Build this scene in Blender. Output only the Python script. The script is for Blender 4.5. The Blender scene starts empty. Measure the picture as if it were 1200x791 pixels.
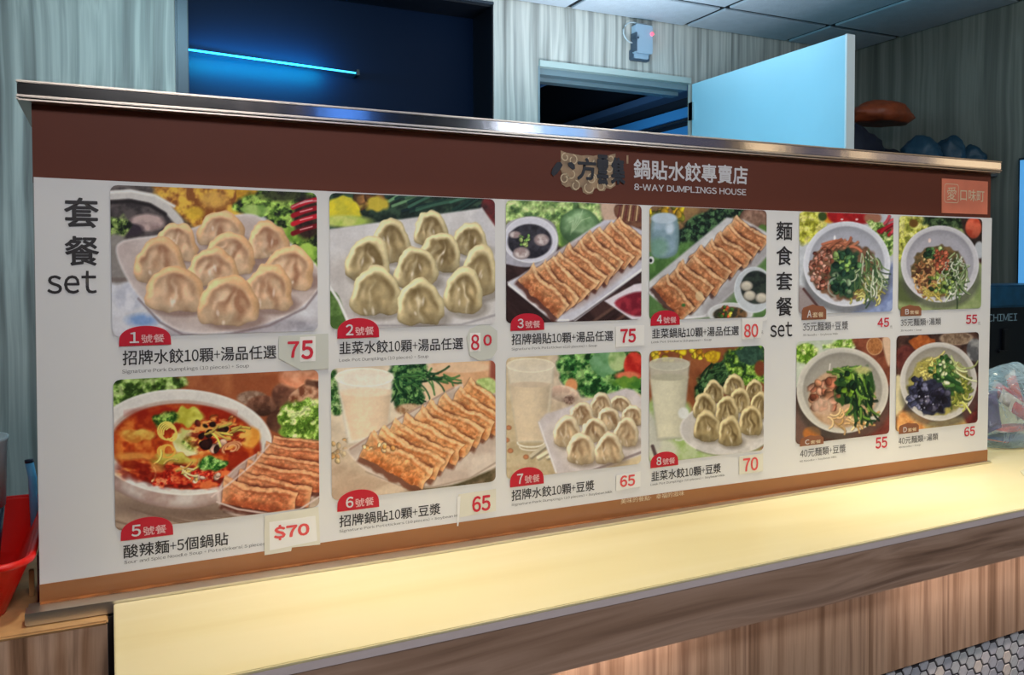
import bpy, bmesh, math, random
import numpy as np
from mathutils import Matrix, Vector
random.seed(7)
sc = bpy.context.scene

# ------------------------------------------------------------------ camera
CAM = Vector((0.0792, -1.1487, 0.3927))
F_PX = 992.35
cam_d = bpy.data.cameras.new('camera')
cam_d.sensor_width = 36.0
cam_d.lens = F_PX / 1200 * 36
cam_d.shift_y = -(395.5 - 347.74) / 1200
cam_d.clip_start = 0.02
cam = bpy.data.objects.new('camera', cam_d)
sc.collection.objects.link(cam)
R_ = Vector((0.903, -0.4299, -0.002)).normalized()
U_ = Vector((0.014, 0.025, 0.9996)); U_ = (U_ - R_ * U_.dot(R_)).normalized()
B_ = R_.cross(U_)
cam.matrix_world = Matrix(((R_.x, U_.x, B_.x, CAM.x), (R_.y, U_.y, B_.y, CAM.y), (R_.z, U_.z, B_.z, CAM.z), (0, 0, 0, 1)))
sc.camera = cam

# ------------------------------------------------------------------ world, exposure
w = bpy.data.worlds.new('world'); sc.world = w; w.use_nodes = True
w.node_tree.nodes['Background'].inputs[0].default_value = (0.36, 0.44, 0.56, 1)
w.node_tree.nodes['Background'].inputs[1].default_value = 0.22
sc.view_settings.view_transform = 'Standard'
sc.view_settings.look = 'None'
sc.view_settings.gamma = 1
sc.view_settings.exposure = 0.0

# ------------------------------------------------------------------ lights
def area(name, loc, target, size, power, color, size_y=None, spread=math.pi):
    l = bpy.data.lights.new(name, 'AREA'); l.energy = power; l.color = color
    l.size = size; l.spread = spread
    if size_y: l.shape = 'RECTANGLE'; l.size_y = size_y
    o = bpy.data.objects.new(name, l); sc.collection.objects.link(o)
    o.location = loc
    d = Vector(target) - Vector(loc)
    o.rotation_euler = d.to_track_quat('-Z', 'Y').to_euler()
    return o
# dining-side ceiling panels (behind and above the viewer), plus an added right-wall fill
area('unseen_ceiling_light', (0.3, -1.9, 1.48), (0.5, 0, 0.2), 0.6, 27, (0.99, 0.97, 1.0), 0.6)
area('unseen_ceiling_light', (1.9, -1.9, 1.48), (1.6, 0, 0.1), 0.6, 18, (0.94, 0.98, 1.0), 0.6)
area('unseen_ceiling_light', (3.0, 0.2, 1.48), (3.2, 0.6, 0.2), 0.5, 5.0, (0.85, 1.0, 0.95), 0.5)  # unseen light added to brighten the right wall
# warm downlights over the worktop
for x_, p_ in ((0.36, .36), (1.40, .62)):
    area('counter_spotlight', (x_, -0.13, 1.47), (x_, -0.11, 0), 0.06, p_, (1.0, 0.93, 0.80), None, .62)
for x_, p_ in ((0.35, 1.6), (0.95, 1.6), (1.62, 1.8), (2.2, 1.0)):
    area('counter_downlight', (x_, -0.22, 1.47), (x_, -0.15, 0), 0.12, p_, (1.0, 0.90, 0.70), None, 1.5)
# warm strip under the worktop edge
for x_ in (0.55, 1.05, 1.5):
    area('under_counter_strip', (x_, -0.235, -0.10), (x_, -0.10, -0.4), 0.5, 0.40 if x_ != 1.05 else 0.10, (1.0, 0.80, 0.72), 0.015)
# cold kitchen tube light, then unseen fills added behind the board
area('kitchen_tube_light', (0.55, 1.0, 1.47), (0.5, 1.6, 0.6), 0.9, 13, (0.50, 0.86, 1.0), 0.1)
area('door_fill_light', (0.95, 1.35, 0.75), (2.5, 1.4, 1.15), 0.5, 2.9, (0.20, 0.74, 1.0), 0.3, 1.6)  # unseen light added to brighten the open door leaf
area('kitchen_fill_light', (1.5, 0.8, 0.75), (1.8, 1.3, 1.5), 0.6, 3.0, (0.62, 0.85, 1.0), 0.3, 2.2)  # unseen fill added for the kitchen ceiling and back wall
area('ceiling_fill_light', (1.75, 1.40, 0.76), (1.80, 1.45, 1.5), 0.4, 7.5, (0.84, 0.92, 1.0), 0.3, 2.0)  # unseen upward light added to brighten the ceiling tiles

# ------------------------------------------------------------------ helpers
def lin(c):
    c = np.asarray(c, float) / 255.0
    return np.where(c <= 0.04045, c / 12.92, ((c + 0.055) / 1.055) ** 2.4)
def L4(r, g, b): return tuple(lin((r, g, b))) + (1.0,)
MATS = {}
def mat(name, col=(128, 128, 128), rough=0.5, metal=0.0, spec=0.5, emit=None, es=0.0, trans=0.0, alpha=1.0, bump=0.0, bscale=40.0, var=0.0, vscale=8.0, coat=0.0):
    if name in MATS: return MATS[name]
    m = bpy.data.materials.new(name); m.use_nodes = True; nt = m.node_tree
    b = nt.nodes['Principled BSDF']
    b.inputs['Base Color'].default_value = L4(*col)
    b.inputs['Roughness'].default_value = rough
    b.inputs['Metallic'].default_value = metal
    b.inputs['Specular IOR Level'].default_value = spec
    b.inputs['Transmission Weight'].default_value = trans
    b.inputs['Alpha'].default_value = alpha
    b.inputs['Coat Weight'].default_value = coat
    if emit: b.inputs['Emission Color'].default_value = L4(*emit); b.inputs['Emission Strength'].default_value = es
    tc = nt.nodes.new('ShaderNodeTexCoord')
    if var > 0:
        n = nt.nodes.new('ShaderNodeTexNoise'); n.inputs['Scale'].default_value = vscale; n.inputs['Detail'].default_value = 5
        nt.links.new(tc.outputs['Object'], n.inputs['Vector'])
        r = nt.nodes.new('ShaderNodeValToRGB')
        c0 = lin(col)
        r.color_ramp.elements[0].color = tuple(np.clip(c0 * (1 - var), 0, 1)) + (1,)
        r.color_ramp.elements[1].color = tuple(np.clip(c0 * (1 + var), 0, 1)) + (1,)
        r.color_ramp.elements[0].position = .3; r.color_ramp.elements[1].position = .7
        nt.links.new(n.outputs['Fac'], r.inputs['Fac']); nt.links.new(r.outputs['Color'], b.inputs['Base Color'])
    if bump > 0:
        n = nt.nodes.new('ShaderNodeTexNoise'); n.inputs['Scale'].default_value = bscale; n.inputs['Detail'].default_value = 3
        nt.links.new(tc.outputs['Object'], n.inputs['Vector'])
        bp = nt.nodes.new('ShaderNodeBump'); bp.inputs['Strength'].default_value = bump; bp.inputs['Distance'].default_value = 0.01
        nt.links.new(n.outputs['Fac'], bp.inputs['Height']); nt.links.new(bp.outputs['Normal'], b.inputs['Normal'])
    MATS[name] = m
    return m
def laminate(name, cols, scale=(26, 26, 1.2), distort=0.5, rough=0.45, wav=0.0, fine=0.5):
    """wood laminate: noise stretched along the grain; cols = list of (position, rgb)"""
    m = bpy.data.materials.new(name); m.use_nodes = True; nt = m.node_tree; N = nt.nodes; Lk = nt.links
    b = N['Principled BSDF']; b.inputs['Roughness'].default_value = rough
    tc = N.new('ShaderNodeTexCoord'); mp = N.new('ShaderNodeMapping'); mp.inputs['Scale'].default_value = scale
    if wav > 0:
        nw = N.new('ShaderNodeTexNoise'); nw.inputs['Scale'].default_value = 2.2; nw.inputs['Detail'].default_value = 1
        Lk.new(tc.outputs['Object'], nw.inputs['Vector'])
        sub = N.new('ShaderNodeVectorMath'); sub.operation = 'SUBTRACT'; sub.inputs[1].default_value = (.5, .5, .5)
        Lk.new(nw.outputs['Color'], sub.inputs[0])
        scl = N.new('ShaderNodeVectorMath'); scl.operation = 'SCALE'; scl.inputs['Scale'].default_value = wav
        Lk.new(sub.outputs[0], scl.inputs[0])
        add = N.new('ShaderNodeVectorMath'); Lk.new(tc.outputs['Object'], add.inputs[0]); Lk.new(scl.outputs[0], add.inputs[1])
        Lk.new(add.outputs[0], mp.inputs['Vector'])
    else:
        Lk.new(tc.outputs['Object'], mp.inputs['Vector'])
    n = N.new('ShaderNodeTexNoise'); n.inputs['Scale'].default_value = 1.0; n.inputs['Detail'].default_value = 6
    n.inputs['Roughness'].default_value = fine; n.inputs['Distortion'].default_value = distort
    Lk.new(mp.outputs['Vector'], n.inputs['Vector'])
    r = N.new('ShaderNodeValToRGB'); els = r.color_ramp.elements
    for i, (p, c) in enumerate(cols):
        e = els[i] if i < 2 else els.new(p)
        e.position = p; e.color = L4(*c)
    Lk.new(n.outputs['Fac'], r.inputs['Fac']); Lk.new(r.outputs['Color'], b.inputs['Base Color'])
    bp = N.new('ShaderNodeBump'); bp.inputs['Strength'].default_value = .08; bp.inputs['Distance'].default_value = .002
    Lk.new(n.outputs['Fac'], bp.inputs['Height']); Lk.new(bp.outputs['Normal'], b.inputs['Normal'])
    MATS[name] = m
    return m

def link(name, me, m=None, parent=None):
    o = bpy.data.objects.new(name, me); sc.collection.objects.link(o)
    if m is not None:
        if isinstance(m, str): m = MATS[m]
        me.materials.append(m)
    if parent is not None:
        o.parent = parent
        o.matrix_parent_inverse = Matrix.Translation(-parent.location)
    return o
def tag(o, label=None, cat=None, group=None, kind=None):
    if label: o['label'] = label
    if cat: o['category'] = cat
    if group: o['group'] = group
    if kind: o['kind'] = kind
    return o
def thing(name, loc, label, cat, group=None):
    o = bpy.data.objects.new(name, None); sc.collection.objects.link(o)
    o.location = loc; o.empty_display_size = .05
    return tag(o, label, cat, group)
def bm_box(bm, x0, x1, y0, y1, z0, z1, bev=0.0):
    r = bmesh.ops.create_cube(bm, size=1.0)
    vs = r['verts']
    for v in vs:
        v.co = Vector(((x0 + x1) / 2 + v.co.x * (x1 - x0), (y0 + y1) / 2 + v.co.y * (y1 - y0), (z0 + z1) / 2 + v.co.z * (z1 - z0)))
    if bev > 0:
        es = list({e for v in vs for e in v.link_edges})
        bmesh.ops.bevel(bm, geom=es, offset=bev, segments=2, affect='EDGES')
    return vs
def fin(bm, name, m, parent=None, smooth=False):
    bmesh.ops.recalc_face_normals(bm, faces=bm.faces)
    me = bpy.data.meshes.new(name); bm.to_mesh(me); bm.free()
    if smooth:
        for p in me.polygons: p.use_smooth = True
    return link(name, me, m, parent)
def box(name, x0, x1, y0, y1, z0, z1, m, parent=None, bev=0.0):
    bm = bmesh.new(); bm_box(bm, x0, x1, y0, y1, z0, z1, bev)
    return fin(bm, name, m, parent)
def prism(name, pts, z0, z1, m, parent=None, bev=0.0):
    """polygon in xy extruded from z0 to z1"""
    bm = bmesh.new()
    f = bm.faces.new([bm.verts.new((x, y, z0)) for x, y in pts])
    r = bmesh.ops.extrude_face_region(bm, geom=[f])
    for v in [g for g in r['geom'] if isinstance(g, bmesh.types.BMVert)]: v.co.z = z1
    if bev > 0: bmesh.ops.bevel(bm, geom=list(bm.edges), offset=bev, segments=2, affect='EDGES')
    return fin(bm, name, m, parent)
def plate(name, pts, y0, y1, m, parent=None):
    """polygon in xz extruded in y; y0 is the face towards the viewer"""
    n = len(pts)
    V = [(x, y0, z) for x, z in pts] + [(x, y1, z) for x, z in pts]
    Fc = [list(range(n)), list(range(2 * n - 1, n - 1, -1))] + [[i, i + n, (i + 1) % n + n, (i + 1) % n] for i in range(n)]
    bm = bmesh.new(); vs = [bm.verts.new(v) for v in V]
    for f in Fc: bm.faces.new([vs[i] for i in f])
    return fin(bm, name, m, parent)
def rrect(x0, x1, z0, z1, r, n=6):
    P = []
    for cx, cz, a in ((x1 - r, z1 - r, 0), (x0 + r, z1 - r, 90), (x0 + r, z0 + r, 180), (x1 - r, z0 + r, 270)):
        for k in range(n + 1):
            t = math.radians(a + 90 * k / n); P.append((cx + r * math.cos(t), cz + r * math.sin(t)))
    return P
def tube(name, pts, rad, m, parent=None, seg=8, closed=False):
    bm = bmesh.new(); rings = []
    pts = [Vector(p) for p in pts]; n = len(pts)
    for i, p in enumerate(pts):
        if closed: d = pts[(i + 1) % n] - pts[i - 1]
        else: d = pts[min(i + 1, n - 1)] - pts[max(i - 1, 0)]
        d.normalize(); up = Vector((0, 0, 1)) if abs(d.z) < .9 else Vector((1, 0, 0))
        a = d.cross(up).normalized(); b = a.cross(d)
        rings.append([bm.verts.new(p + rad * (math.cos(t) * a + math.sin(t) * b)) for t in [2 * math.pi * k / seg for k in range(seg)]])
    for i in range(n if closed else n - 1):
        A, B = rings[i], rings[(i + 1) % n]
        for k in range(seg): bm.faces.new([A[k], A[(k + 1) % seg], B[(k + 1) % seg], B[k]])
    if not closed: bm.faces.new(rings[0]); bm.faces.new(rings[-1])
    return fin(bm, name, m, parent, smooth=True)
def lathe(name, prof, cx, cy, m, parent=None, seg=32):
    bm = bmesh.new(); rings = []
    for r, z in prof:
        rings.append([bm.verts.new((cx + r * math.cos(2 * math.pi * k / seg), cy + r * math.sin(2 * math.pi * k / seg), z)) for k in range(seg)])
    for A, B in zip(rings, rings[1:]):
        for k in range(seg): bm.faces.new([A[k], A[(k + 1) % seg], B[(k + 1) % seg], B[k]])
    bm.faces.new(rings[0]); bm.faces.new(rings[-1])
    return fin(bm, name, m, parent, smooth=True)

# measurements on the flat menu print: survey units (1200 x 791) <-> metres on the board (x, z)
HM = np.array([[0.0008630050370816724, -1.5379507708020875e-05, -0.02974987607065945],
               [-0.00014726882036303492, -0.0009963154494530115, 0.709845560660809],
               [-0.00037008266463240476, -2.110459820390616e-05, 1.0]])
HI = np.linalg.inv(HM)
def bd(px, py):
    v = HM @ np.array([px, py, 1.0]); return v[0] / v[2], v[1] / v[2]

# ------------------------------------------------------------------ materials
laminate('wall_laminate', [(.30, (118, 116, 112)), (.42, (160, 160, 154)), (.52, (200, 198, 190)), (.66, (146, 146, 142))], (24, 24, .45), .25, .5, .03)
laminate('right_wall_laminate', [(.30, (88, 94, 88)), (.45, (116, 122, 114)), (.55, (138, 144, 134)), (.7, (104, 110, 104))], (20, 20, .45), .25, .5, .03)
laminate('fascia_wood', [(.26, (108, 82, 66)), (.42, (158, 126, 104)), (.53, (180, 148, 126)), (.7, (130, 102, 84))], (1.3, 20, 34), 1.2, .42, .05)
laminate('panel_wood', [(.28, (100, 76, 58)), (.42, (150, 120, 96)), (.52, (182, 152, 126)), (.68, (128, 100, 80))], (38, 38, .9), .4, .45, .01, .6)
laminate('block_wood', [(.32, (112, 78, 54)), (.43, (184, 140, 108)), (.53, (212, 172, 142)), (.66, (146, 106, 80))], (34, 34, 1.2), .4, .45, .01, .6)
mat('print_white', (226, 225, 224), .42, spec=.3, var=.02, vscale=3)
mat('header_brown', (104, 55, 41), .5, spec=.18, var=.08, vscale=2)
mat('footer_brown', (160, 104, 60), .36, var=.06, vscale=6)
mat('core_board', (150, 145, 140), .6)
mat('steel', (214, 212, 210), .10, 1.0, bump=.02, bscale=14)
mat('steel_rail', (225, 220, 205), .38, 1.0)
mat('seal_brown', (150, 92, 48), .5, var=.5, vscale=30)
mat('steel_lip', (205, 192, 178), .3, 1.0)
laminate('worktop_cream', [(.25, (222, 204, 146)), (.45, (232, 217, 166)), (.6, (236, 222, 176)), (.8, (226, 210, 156))], (1.1, 9, 9), .6, .36, .03)
mat('edge_band', (216, 200, 196), .45)
mat('tan_band', (205, 158, 104), .6, var=.2, vscale=30)
mat('text_black', (38, 34, 36), .5)
mat('text_grey', (92, 90, 90), .5)
mat('text_white', (214, 212, 214), .5)
mat('text_pink', (236, 190, 190), .5)
mat('text_cream', (226, 205, 170), .5)
mat('badge_red', (196, 24, 48), .4)
mat('badge_brown', (142, 88, 62), .4)
mat('price_red', (204, 36, 58), .5)
mat('price_coral', (228, 84, 84), .5)
mat('sticker_grey', (206, 208, 200), .3, var=.03)
mat('sticker_cream', (226, 222, 206), .4, var=.05, vscale=20)
mat('sticker_white', (238, 236, 232), .4)
mat('logo_gold', (158, 130, 98), .5, var=.4, vscale=70)
mat('logo_gold_light', (214, 194, 158), .5)
mat('logo_navy', (12, 15, 30), .5)
mat('grout', (58, 56, 60), .9, bump=.3, bscale=200)
mat('dark_edge', (40, 30, 28), .7)

# ================================================================== THE SETTING
def struct(o): o['kind'] = 'structure'; return o
# back wall at y = 2 with a window (dark glass) and a door opening
YB = 2.0
ZC = 1.513
wall_b = struct(box('wall_back', -3.0, 0.297, YB, YB + .12, -.9, ZC, 'wall_laminate'))
for a, b, z0, z1 in ((1.4976, 1.703, -.9, ZC), (1.703, 2.474, 1.27, ZC), (2.474, 3.62, -.9, ZC), (0.297, 1.4976, 1.482, ZC), (0.297, 1.4976, -.9, .5)):
    box('wall_panel', a, b, YB, YB + (.12 if a != 2.474 else .014), z0, z1, 'wall_laminate', wall_b)
mat('frame_grey', (52, 60, 70), .35, .3)
mat('frame_dark', (12, 16, 24), .4)
mat('glass_dark', (4, 8, 16), .06, spec=.4)
mat('niche_navy', (0, 17, 40), .5, spec=.1)
mat('tube_blue', (40, 150, 255), .5, emit=(60, 190, 255), es=3)
win = struct(box('window_1', .335, 1.4976, YB + .20, YB + .23, .5, 1.482, 'niche_navy'))
bm = bmesh.new()
bm_box(bm, .297, .325, YB - .012, YB + .02, .5, 1.482, .006)
bm_box(bm, .322, .3365, YB - .004, YB + .03, .5, 1.482, .003)
struct(fin(bm, 'window_frame', 'frame_grey', win))
bm = bmesh.new()
bm_box(bm, .337, 1.4976, YB - .004, YB + .02, 1.474, 1.484)
fin(bm, 'top_rail', 'frame_grey', win)
bm = bmesh.new()
bm_box(bm, 1.492, 1.4976, YB, YB + .2, .5, 1.474); bm_box(bm, .3365, .342, YB + .03, YB + .2, .5, 1.474); bm_box(bm, .342, 1.492, YB + .02, YB + .2, 1.47, 1.474)
fin(bm, 'reveal', 'frame_dark', win)

# door opening: lintel, jamb, corridor behind
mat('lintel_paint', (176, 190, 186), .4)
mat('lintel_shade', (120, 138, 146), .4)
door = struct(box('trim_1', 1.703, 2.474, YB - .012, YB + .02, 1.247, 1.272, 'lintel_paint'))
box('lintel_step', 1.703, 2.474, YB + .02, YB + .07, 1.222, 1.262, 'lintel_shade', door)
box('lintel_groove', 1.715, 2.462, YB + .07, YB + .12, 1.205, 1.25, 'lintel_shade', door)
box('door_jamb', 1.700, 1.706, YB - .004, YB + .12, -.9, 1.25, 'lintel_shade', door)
mat('corridor_dark', (10, 16, 34), .8)
mat('corridor_blue', (70, 140, 200), .5)
mat('corridor_beam', (70, 90, 124), .5)
cor = struct(box('wall_corridor', 1.2, 4.2, 5.0, 5.1, -.9, 2.1, 'corridor_dark'))
box('corridor_left_face', 1.6, 1.65, 2.12, 5.0, -.9, 2.1, 'corridor_dark', cor)
box('corridor_ceiling', 1.2, 4.2, 2.12, 5.0, 2.05, 2.1, 'corridor_dark', cor)
box('corridor_right_face', 2.96, 3.0, 2.12, 5.0, -.9, 2.1, 'corridor_dark', cor)
box('corridor_side_panel', 2.92, 2.96, 2.13, 4.6, -.9, 1.185, 'corridor_blue', cor)
box('corridor_beam', 2.88, 2.96, 2.13, 4.4, 1.222, 1.275, 'corridor_blue', cor)
box('corridor_beam', 2.85, 2.96, 2.13, 4.4, 1.352, 1.392, 'corridor_beam', cor)
tube('pipe', [(2.87, 2.13, 1.205), (2.87, 4.4, 1.205)], .008, 'corridor_dark', cor)
tube('pipe', [(2.3, 2.13, 1.45), (2.3, 4.8, 1.45)], .012, 'corridor_beam', cor)
area('corridor_fill_light', (2.2, 2.7, 1.0), (2.95, 3.0, 1.15), .3, 3.2, (.40, .78, 1.0), .3)  # unseen light added to bring out the corridor panel and beams

# right wall
struct(box('wall_right', 3.49, 3.62, -1.2, YB, -.9, ZC, 'right_wall_laminate'))
mat('window_glow', (80, 160, 220), .4, emit=(90, 165, 225), es=.75)
w2 = struct(box('window_2', 3.478, 3.49, .72, 1.122, .30, .86, 'frame_grey'))
box('pane', 3.472, 3.48, .73, 1.112, .31, .85, 'window_glow', w2)
# dining-side wall behind the viewer with glowing panels added for cap reflections
mat('dining_wall', (26, 30, 42), .7)
mat('glow_white', (200, 210, 230), .4, emit=(225, 235, 255), es=3.5)
mat('glow_blue', (60, 100, 190), .4, emit=(80, 140, 240), es=1.6)
mat('glow_pale', (130, 180, 230), .4, emit=(130, 180, 240), es=1.6)
mat('glow_lilac', (110, 110, 140), .4, emit=(120, 118, 145), es=.35)
mat('glow_warm', (255, 210, 160), .4, emit=(255, 222, 180), es=1.3)
mat('glow_pink', (170, 140, 130), .4, emit=(165, 152, 158), es=.5)
wd = struct(box('wall_front', -3.0, 9.0, -3.2, -3.1, -.9, 1.7, 'dining_wall'))
for a, b, m_ in ((1.99, 2.20, 'glow_white'), (2.24, 2.58, 'glow_pale'), (1.04, 1.25, 'glow_blue'), (.66, .68, 'glow_pink'), (.78, .80, 'glow_pink'), (.91, .93, 'glow_pink'), (2.60, 2.64, 'glow_warm'), (2.68, 3.55, 'glow_lilac'), (3.72, 4.0, 'glow_warm'), (4.05, 4.55, 'glow_lilac'), (4.6, 4.8, 'glow_warm'), (4.82, 5.4, 'glow_pink'), (5.45, 6.6, 'glow_warm')):
    box('cap_reflection_panel', a, b, -3.102, -3.08, .75, 1.55, m_, wd)  # invented glowing panels, placed to show as bright bars in the cap
# floor
mat('floor_tile', (70, 66, 64), .5, var=.2, vscale=3)
struct(box('floor', -3.0, 3.62, -3.0, 5.0, -.94, -.9, 'floor_tile'))

# suspended ceiling: dark T-grid and separate panels
mat('ceiling_tile', (176, 184, 194), .85, bump=.25, bscale=160, var=.05, vscale=20)
mat('ceiling_grid', (10, 14, 20), .7)
ceil = struct(box('ceiling', -3.0, 3.49, -3.0, YB, 1.512, 1.56, 'ceiling_grid'))
tile_me = None
gx = 3.041; gy = 1.718
for i in range(-9, 2):
    for j in range(-6, 2):
        x0 = gx - .601 + i * .601; x1 = x0 + .601; y0 = gy - .601 + j * .601; y1 = y0 + .601
        g = .0135
        X0 = max(x0 + g, -3.0); X1 = min(x1 - g, 3.478); Y0 = y0 + g; Y1 = min(y1 - g, YB - .008)
        if X1 - X0 < .05 or Y1 - Y0 < .05: continue
        t = box('ceiling_tile', X0, X1, Y0, Y1, 1.503, 1.5125, 'ceiling_tile', ceil, .002)
# ------------------------------------------------------------------ open door leaf
mat('door_white', (176, 222, 238), .45, var=.03, vscale=3)
mat('door_edge', (236, 240, 240), .45)
leaf = thing('door_1', (2.49, 1.55, -.9), 'pale cyan-white door leaf standing open at right angles to the back wall', 'door')
leaf['kind'] = 'structure'
box('door_panel', 2.476, 2.512, 1.10, 1.985, -.9, 1.243, 'door_white', leaf)
box('edge_strip', 2.474, 2.514, 1.092, 1.10, -.9, 1.244, 'door_edge', leaf)
box('hinge', 2.466, 2.478, 1.97, 1.998, 1.08, 1.16, 'steel', leaf)

# ================================================================== BLUE LED TUBE
tb = thing('led_tube_light', (.66, YB + .15, 1.17), 'glowing blue LED tube behind the dark glass on the back wall', 'lamp')
tube('tube', [(.342, YB + .155, 1.205), (.97, YB + .155, 1.181)], .0036, 'tube_blue', tb)
box('tube_socket', .970, .982, YB + .14, YB + .2, 1.17, 1.192, 'frame_dark', tb)
la = area('led_glow', (.60, YB + .11, 1.180), (.60, YB + .2, 1.172), .50, 6.0, (.0, .62, .95), .02)

# ================================================================== ROUTER
mat('router_grey', (150, 172, 190), .5)
mat('router_dark', (60, 76, 92), .5)
mat('led_red', (255, 60, 80), .5, emit=(255, 50, 70), es=6)
rt = thing('wifi_router', (2.19, YB - .02, 1.32), 'small grey-blue wall router with a red light above the doorway', 'router')
plate('router_case', rrect(2.152, 2.240, 1.345, 1.468, .008), YB - .045, YB - .012, 'router_grey', rt)
plate('wall_bracket', rrect(2.147, 2.243, 1.318, 1.365, .008), YB - .018, YB, 'router_dark', rt)
plate('lower_plate', rrect(2.160, 2.232, 1.326, 1.356, .005), YB - .026, YB - .018, 'router_grey', rt)
bm = bmesh.new(); bmesh.ops.create_uvsphere(bm, u_segments=10, v_segments=8, radius=.007, matrix=Matrix.Translation((2.236, YB - .047, 1.432)))
fin(bm, 'indicator_light', 'led_red', rt)
bm = bmesh.new(); bm_box(bm, 2.150, 2.156, YB - .05, YB - .01, 1.35, 1.43); bm_box(bm, 2.146, 2.165, YB - .052, YB - .03, 1.405, 1.411)
fin(bm, 'cable_port', 'router_dark', rt)
mat('cable_white', (176, 186, 190), .5)
pts = [(2.225, YB - .02, 1.478)] + [(2.155 + .05 * math.cos(a) * 1.0, YB - .02, 1.435 + .045 * math.sin(a)) for a in [math.radians(q) for q in range(70, 271, 20)]]
tube('cable', pts, .0035, 'cable_white', rt)

# ================================================================== CUPBOARD + BAGS ON IT
mat('cupboard_grey', (96, 100, 104), .5)
cb = thing('wall_shelf', (3.05, 1.56, .78), 'grey shelf fixed to the right wall, carrying bundles and bags', 'shelf')
box('shelf_board', 2.60, 3.489, 1.22, 1.995, .795, .815, 'cupboard_grey', cb, .002)
for y_ in (1.30, 1.85): box('shelf_bracket', 2.75, 3.489, y_, y_ + .02, .70, .795, 'steel', cb)
def vhash(x, y, z, s): return math.sin(x * 12.9 + y * 78.2 + z * 37.7 + s) 
def lump(name, c, r, m, label, cat, group=None, seed=0, amp=.14, knot=False, flat=.0):
    bm = bmesh.new()
    bmesh.ops.create_icosphere(bm, subdivisions=4, radius=1.0)
    from mathutils import noise
    for v in bm.verts:
        p = v.co.copy()
        d = 1 + amp * noise.noise(p * 1.6 + Vector((seed, 0, 0))) + amp * .8 * abs(noise.noise(p * 3.5 + Vector((0, seed, 0)))) - amp * .4
        q = p * d
        if q.z < -.6: q.z = -.6
        v.co = Vector((q.x * r[0], q.y * r[1], (q.z + .6) / 1.6 * r[2] * 1.0))
        v.co += Vector(c)
    o = fin(bm, name, m, None, True)
    return tag(o, label, cat, group)
mat('bag_orange', (150, 70, 38), .45, bump=.5, bscale=25, var=.3, vscale=14)
mat('bag_navy', (14, 18, 40), .7, bump=.4, bscale=18)
mat('bag_teal', (18, 58, 80), .55, bump=.5, bscale=18, var=.2)
mat('bag_green', (70, 130, 80), .5, bump=.4, bscale=30)
lump('cloth_bundle', (2.97, 1.58, .8155), (.20, .16, .225), 'bag_navy', 'dark navy cloth bundle beside the open door, under the orange sack', 'bundle', None, 3)
lump('cloth_bundle', (3.32, 1.66, .8155), (.10, .12, .15), 'bag_navy', 'low dark navy bundle right of the bigger navy one', 'bundle', None, 9)
lump('folded_packet', (2.90, 1.66, 1.042), (.07, .05, .05), 'bag_green', 'small green packet under the orange sack', 'packet', None, 5, .1)
lump('orange_sack', (3.20, 1.57, 1.052), (.17, .11, .10), 'bag_orange', 'orange-brown sack lying on top of the stacked bundles', 'sack', None, 12, .14)
lump('teal_bag', (3.135, 1.31, .8155), (.085, .08, .142), 'bag_teal', 'dark teal bag nearest the navy bundles, widest of three', 'bag', 'teal bags behind the board', 21)
lump('teal_bag', (3.290, 1.30, .8155), (.055, .07, .150), 'bag_teal', 'dark teal bag in the middle of three, rising highest', 'bag', 'teal bags behind the board', 33)
lump('teal_bag', (3.415, 1.29, .8155), (.058, .06, .118), 'bag_teal', 'dark teal bag nearest the right wall, lowest of three', 'bag', 'teal bags behind the board', 47)

# ================================================================== COUNTER
def yfront(x): return -.2965 + .029 * x
cnt = thing('service_counter', (1.4, .2, -.9), 'wood-fronted service counter with grey hexagon tiles, carrying the menu board', 'counter')
prism('counter_body', [(-.9, -.055), (.068, -.055), (.068, -.05), (3.0, -.05), (3.0, .55), (-.9, .55)], -.9, -.020, 'core_board', cnt)
box('end_panel', -.9, .072, -.062, -.055, -.9, -.0178, 'block_wood', cnt)
bm = bmesh.new(); bm_box(bm, -.9, .073, -.063, .548, -.0175, -.0125, .002)
fin(bm, 'edge_trim', 'tan_band', cnt)['label'] = 'worn tan edging along the top of the wooden end panel'
box('shadow_gap', .0725, .0785, -.052, -.05, -.9, -.0125, 'dark_edge', cnt)
def yp(x): return yfront(x) + .085
prism('front_panel', [(.082, yp(.082)), (3.0, yp(3.0)), (3.0, yp(3.0) + .012), (.082, yp(.082) + .012)], -.2640, -.086, 'panel_wood', cnt)
prism('side_panel', [(.082, yp(.082) + .012), (.094, yp(.082) + .012), (.094, -.05), (.082, -.05)], -.9, -.086, 'panel_wood', cnt)
prism('tile_backing', [(.094, yp(.094) + .012), (3.0, yp(3.0) + .012), (3.0, -.05), (.094, -.05)], -.9, -.2640, 'grout', cnt)
# hexagon mosaic
TC = [(212, 210, 212), (196, 196, 202), (222, 218, 218), (180, 182, 190), (236, 224, 212), (204, 206, 206)]
for k, c in enumerate(TC): mat('hex_stone_%s' % 'abcdef'[k], c, .4, var=.12, vscale=60)
ang = math.atan(.029)
def hexmesh(r, clip=0):
    bm = bmesh.new(); top = []; bot = []
    for k in range(6):
        t = math.radians(60 * k)
        x, z = r * math.cos(t), r * math.sin(t)
        top.append(bm.verts.new((x * .94, -.0016, z * .94))); bot.append(bm.verts.new((x, .0, z)))
    bm.faces.new(top)
    for k in range(6): bm.faces.new([top[k], bot[k], bot[(k + 1) % 6], top[(k + 1) % 6]])
    bmesh.ops.recalc_face_normals(bm, faces=bm.faces)
    me = bpy.data.meshes.new('hex_tile'); bm.to_mesh(me); bm.free(); return me
hm = []
for c in range(6):
    me = hexmesh(.0118); me.materials.append(MATS['hex_stone_%s' % 'abcdef'[c]]); hm.append(me)
stuff_bm = bmesh.new()
cp, rp = .0208, .0240
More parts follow.
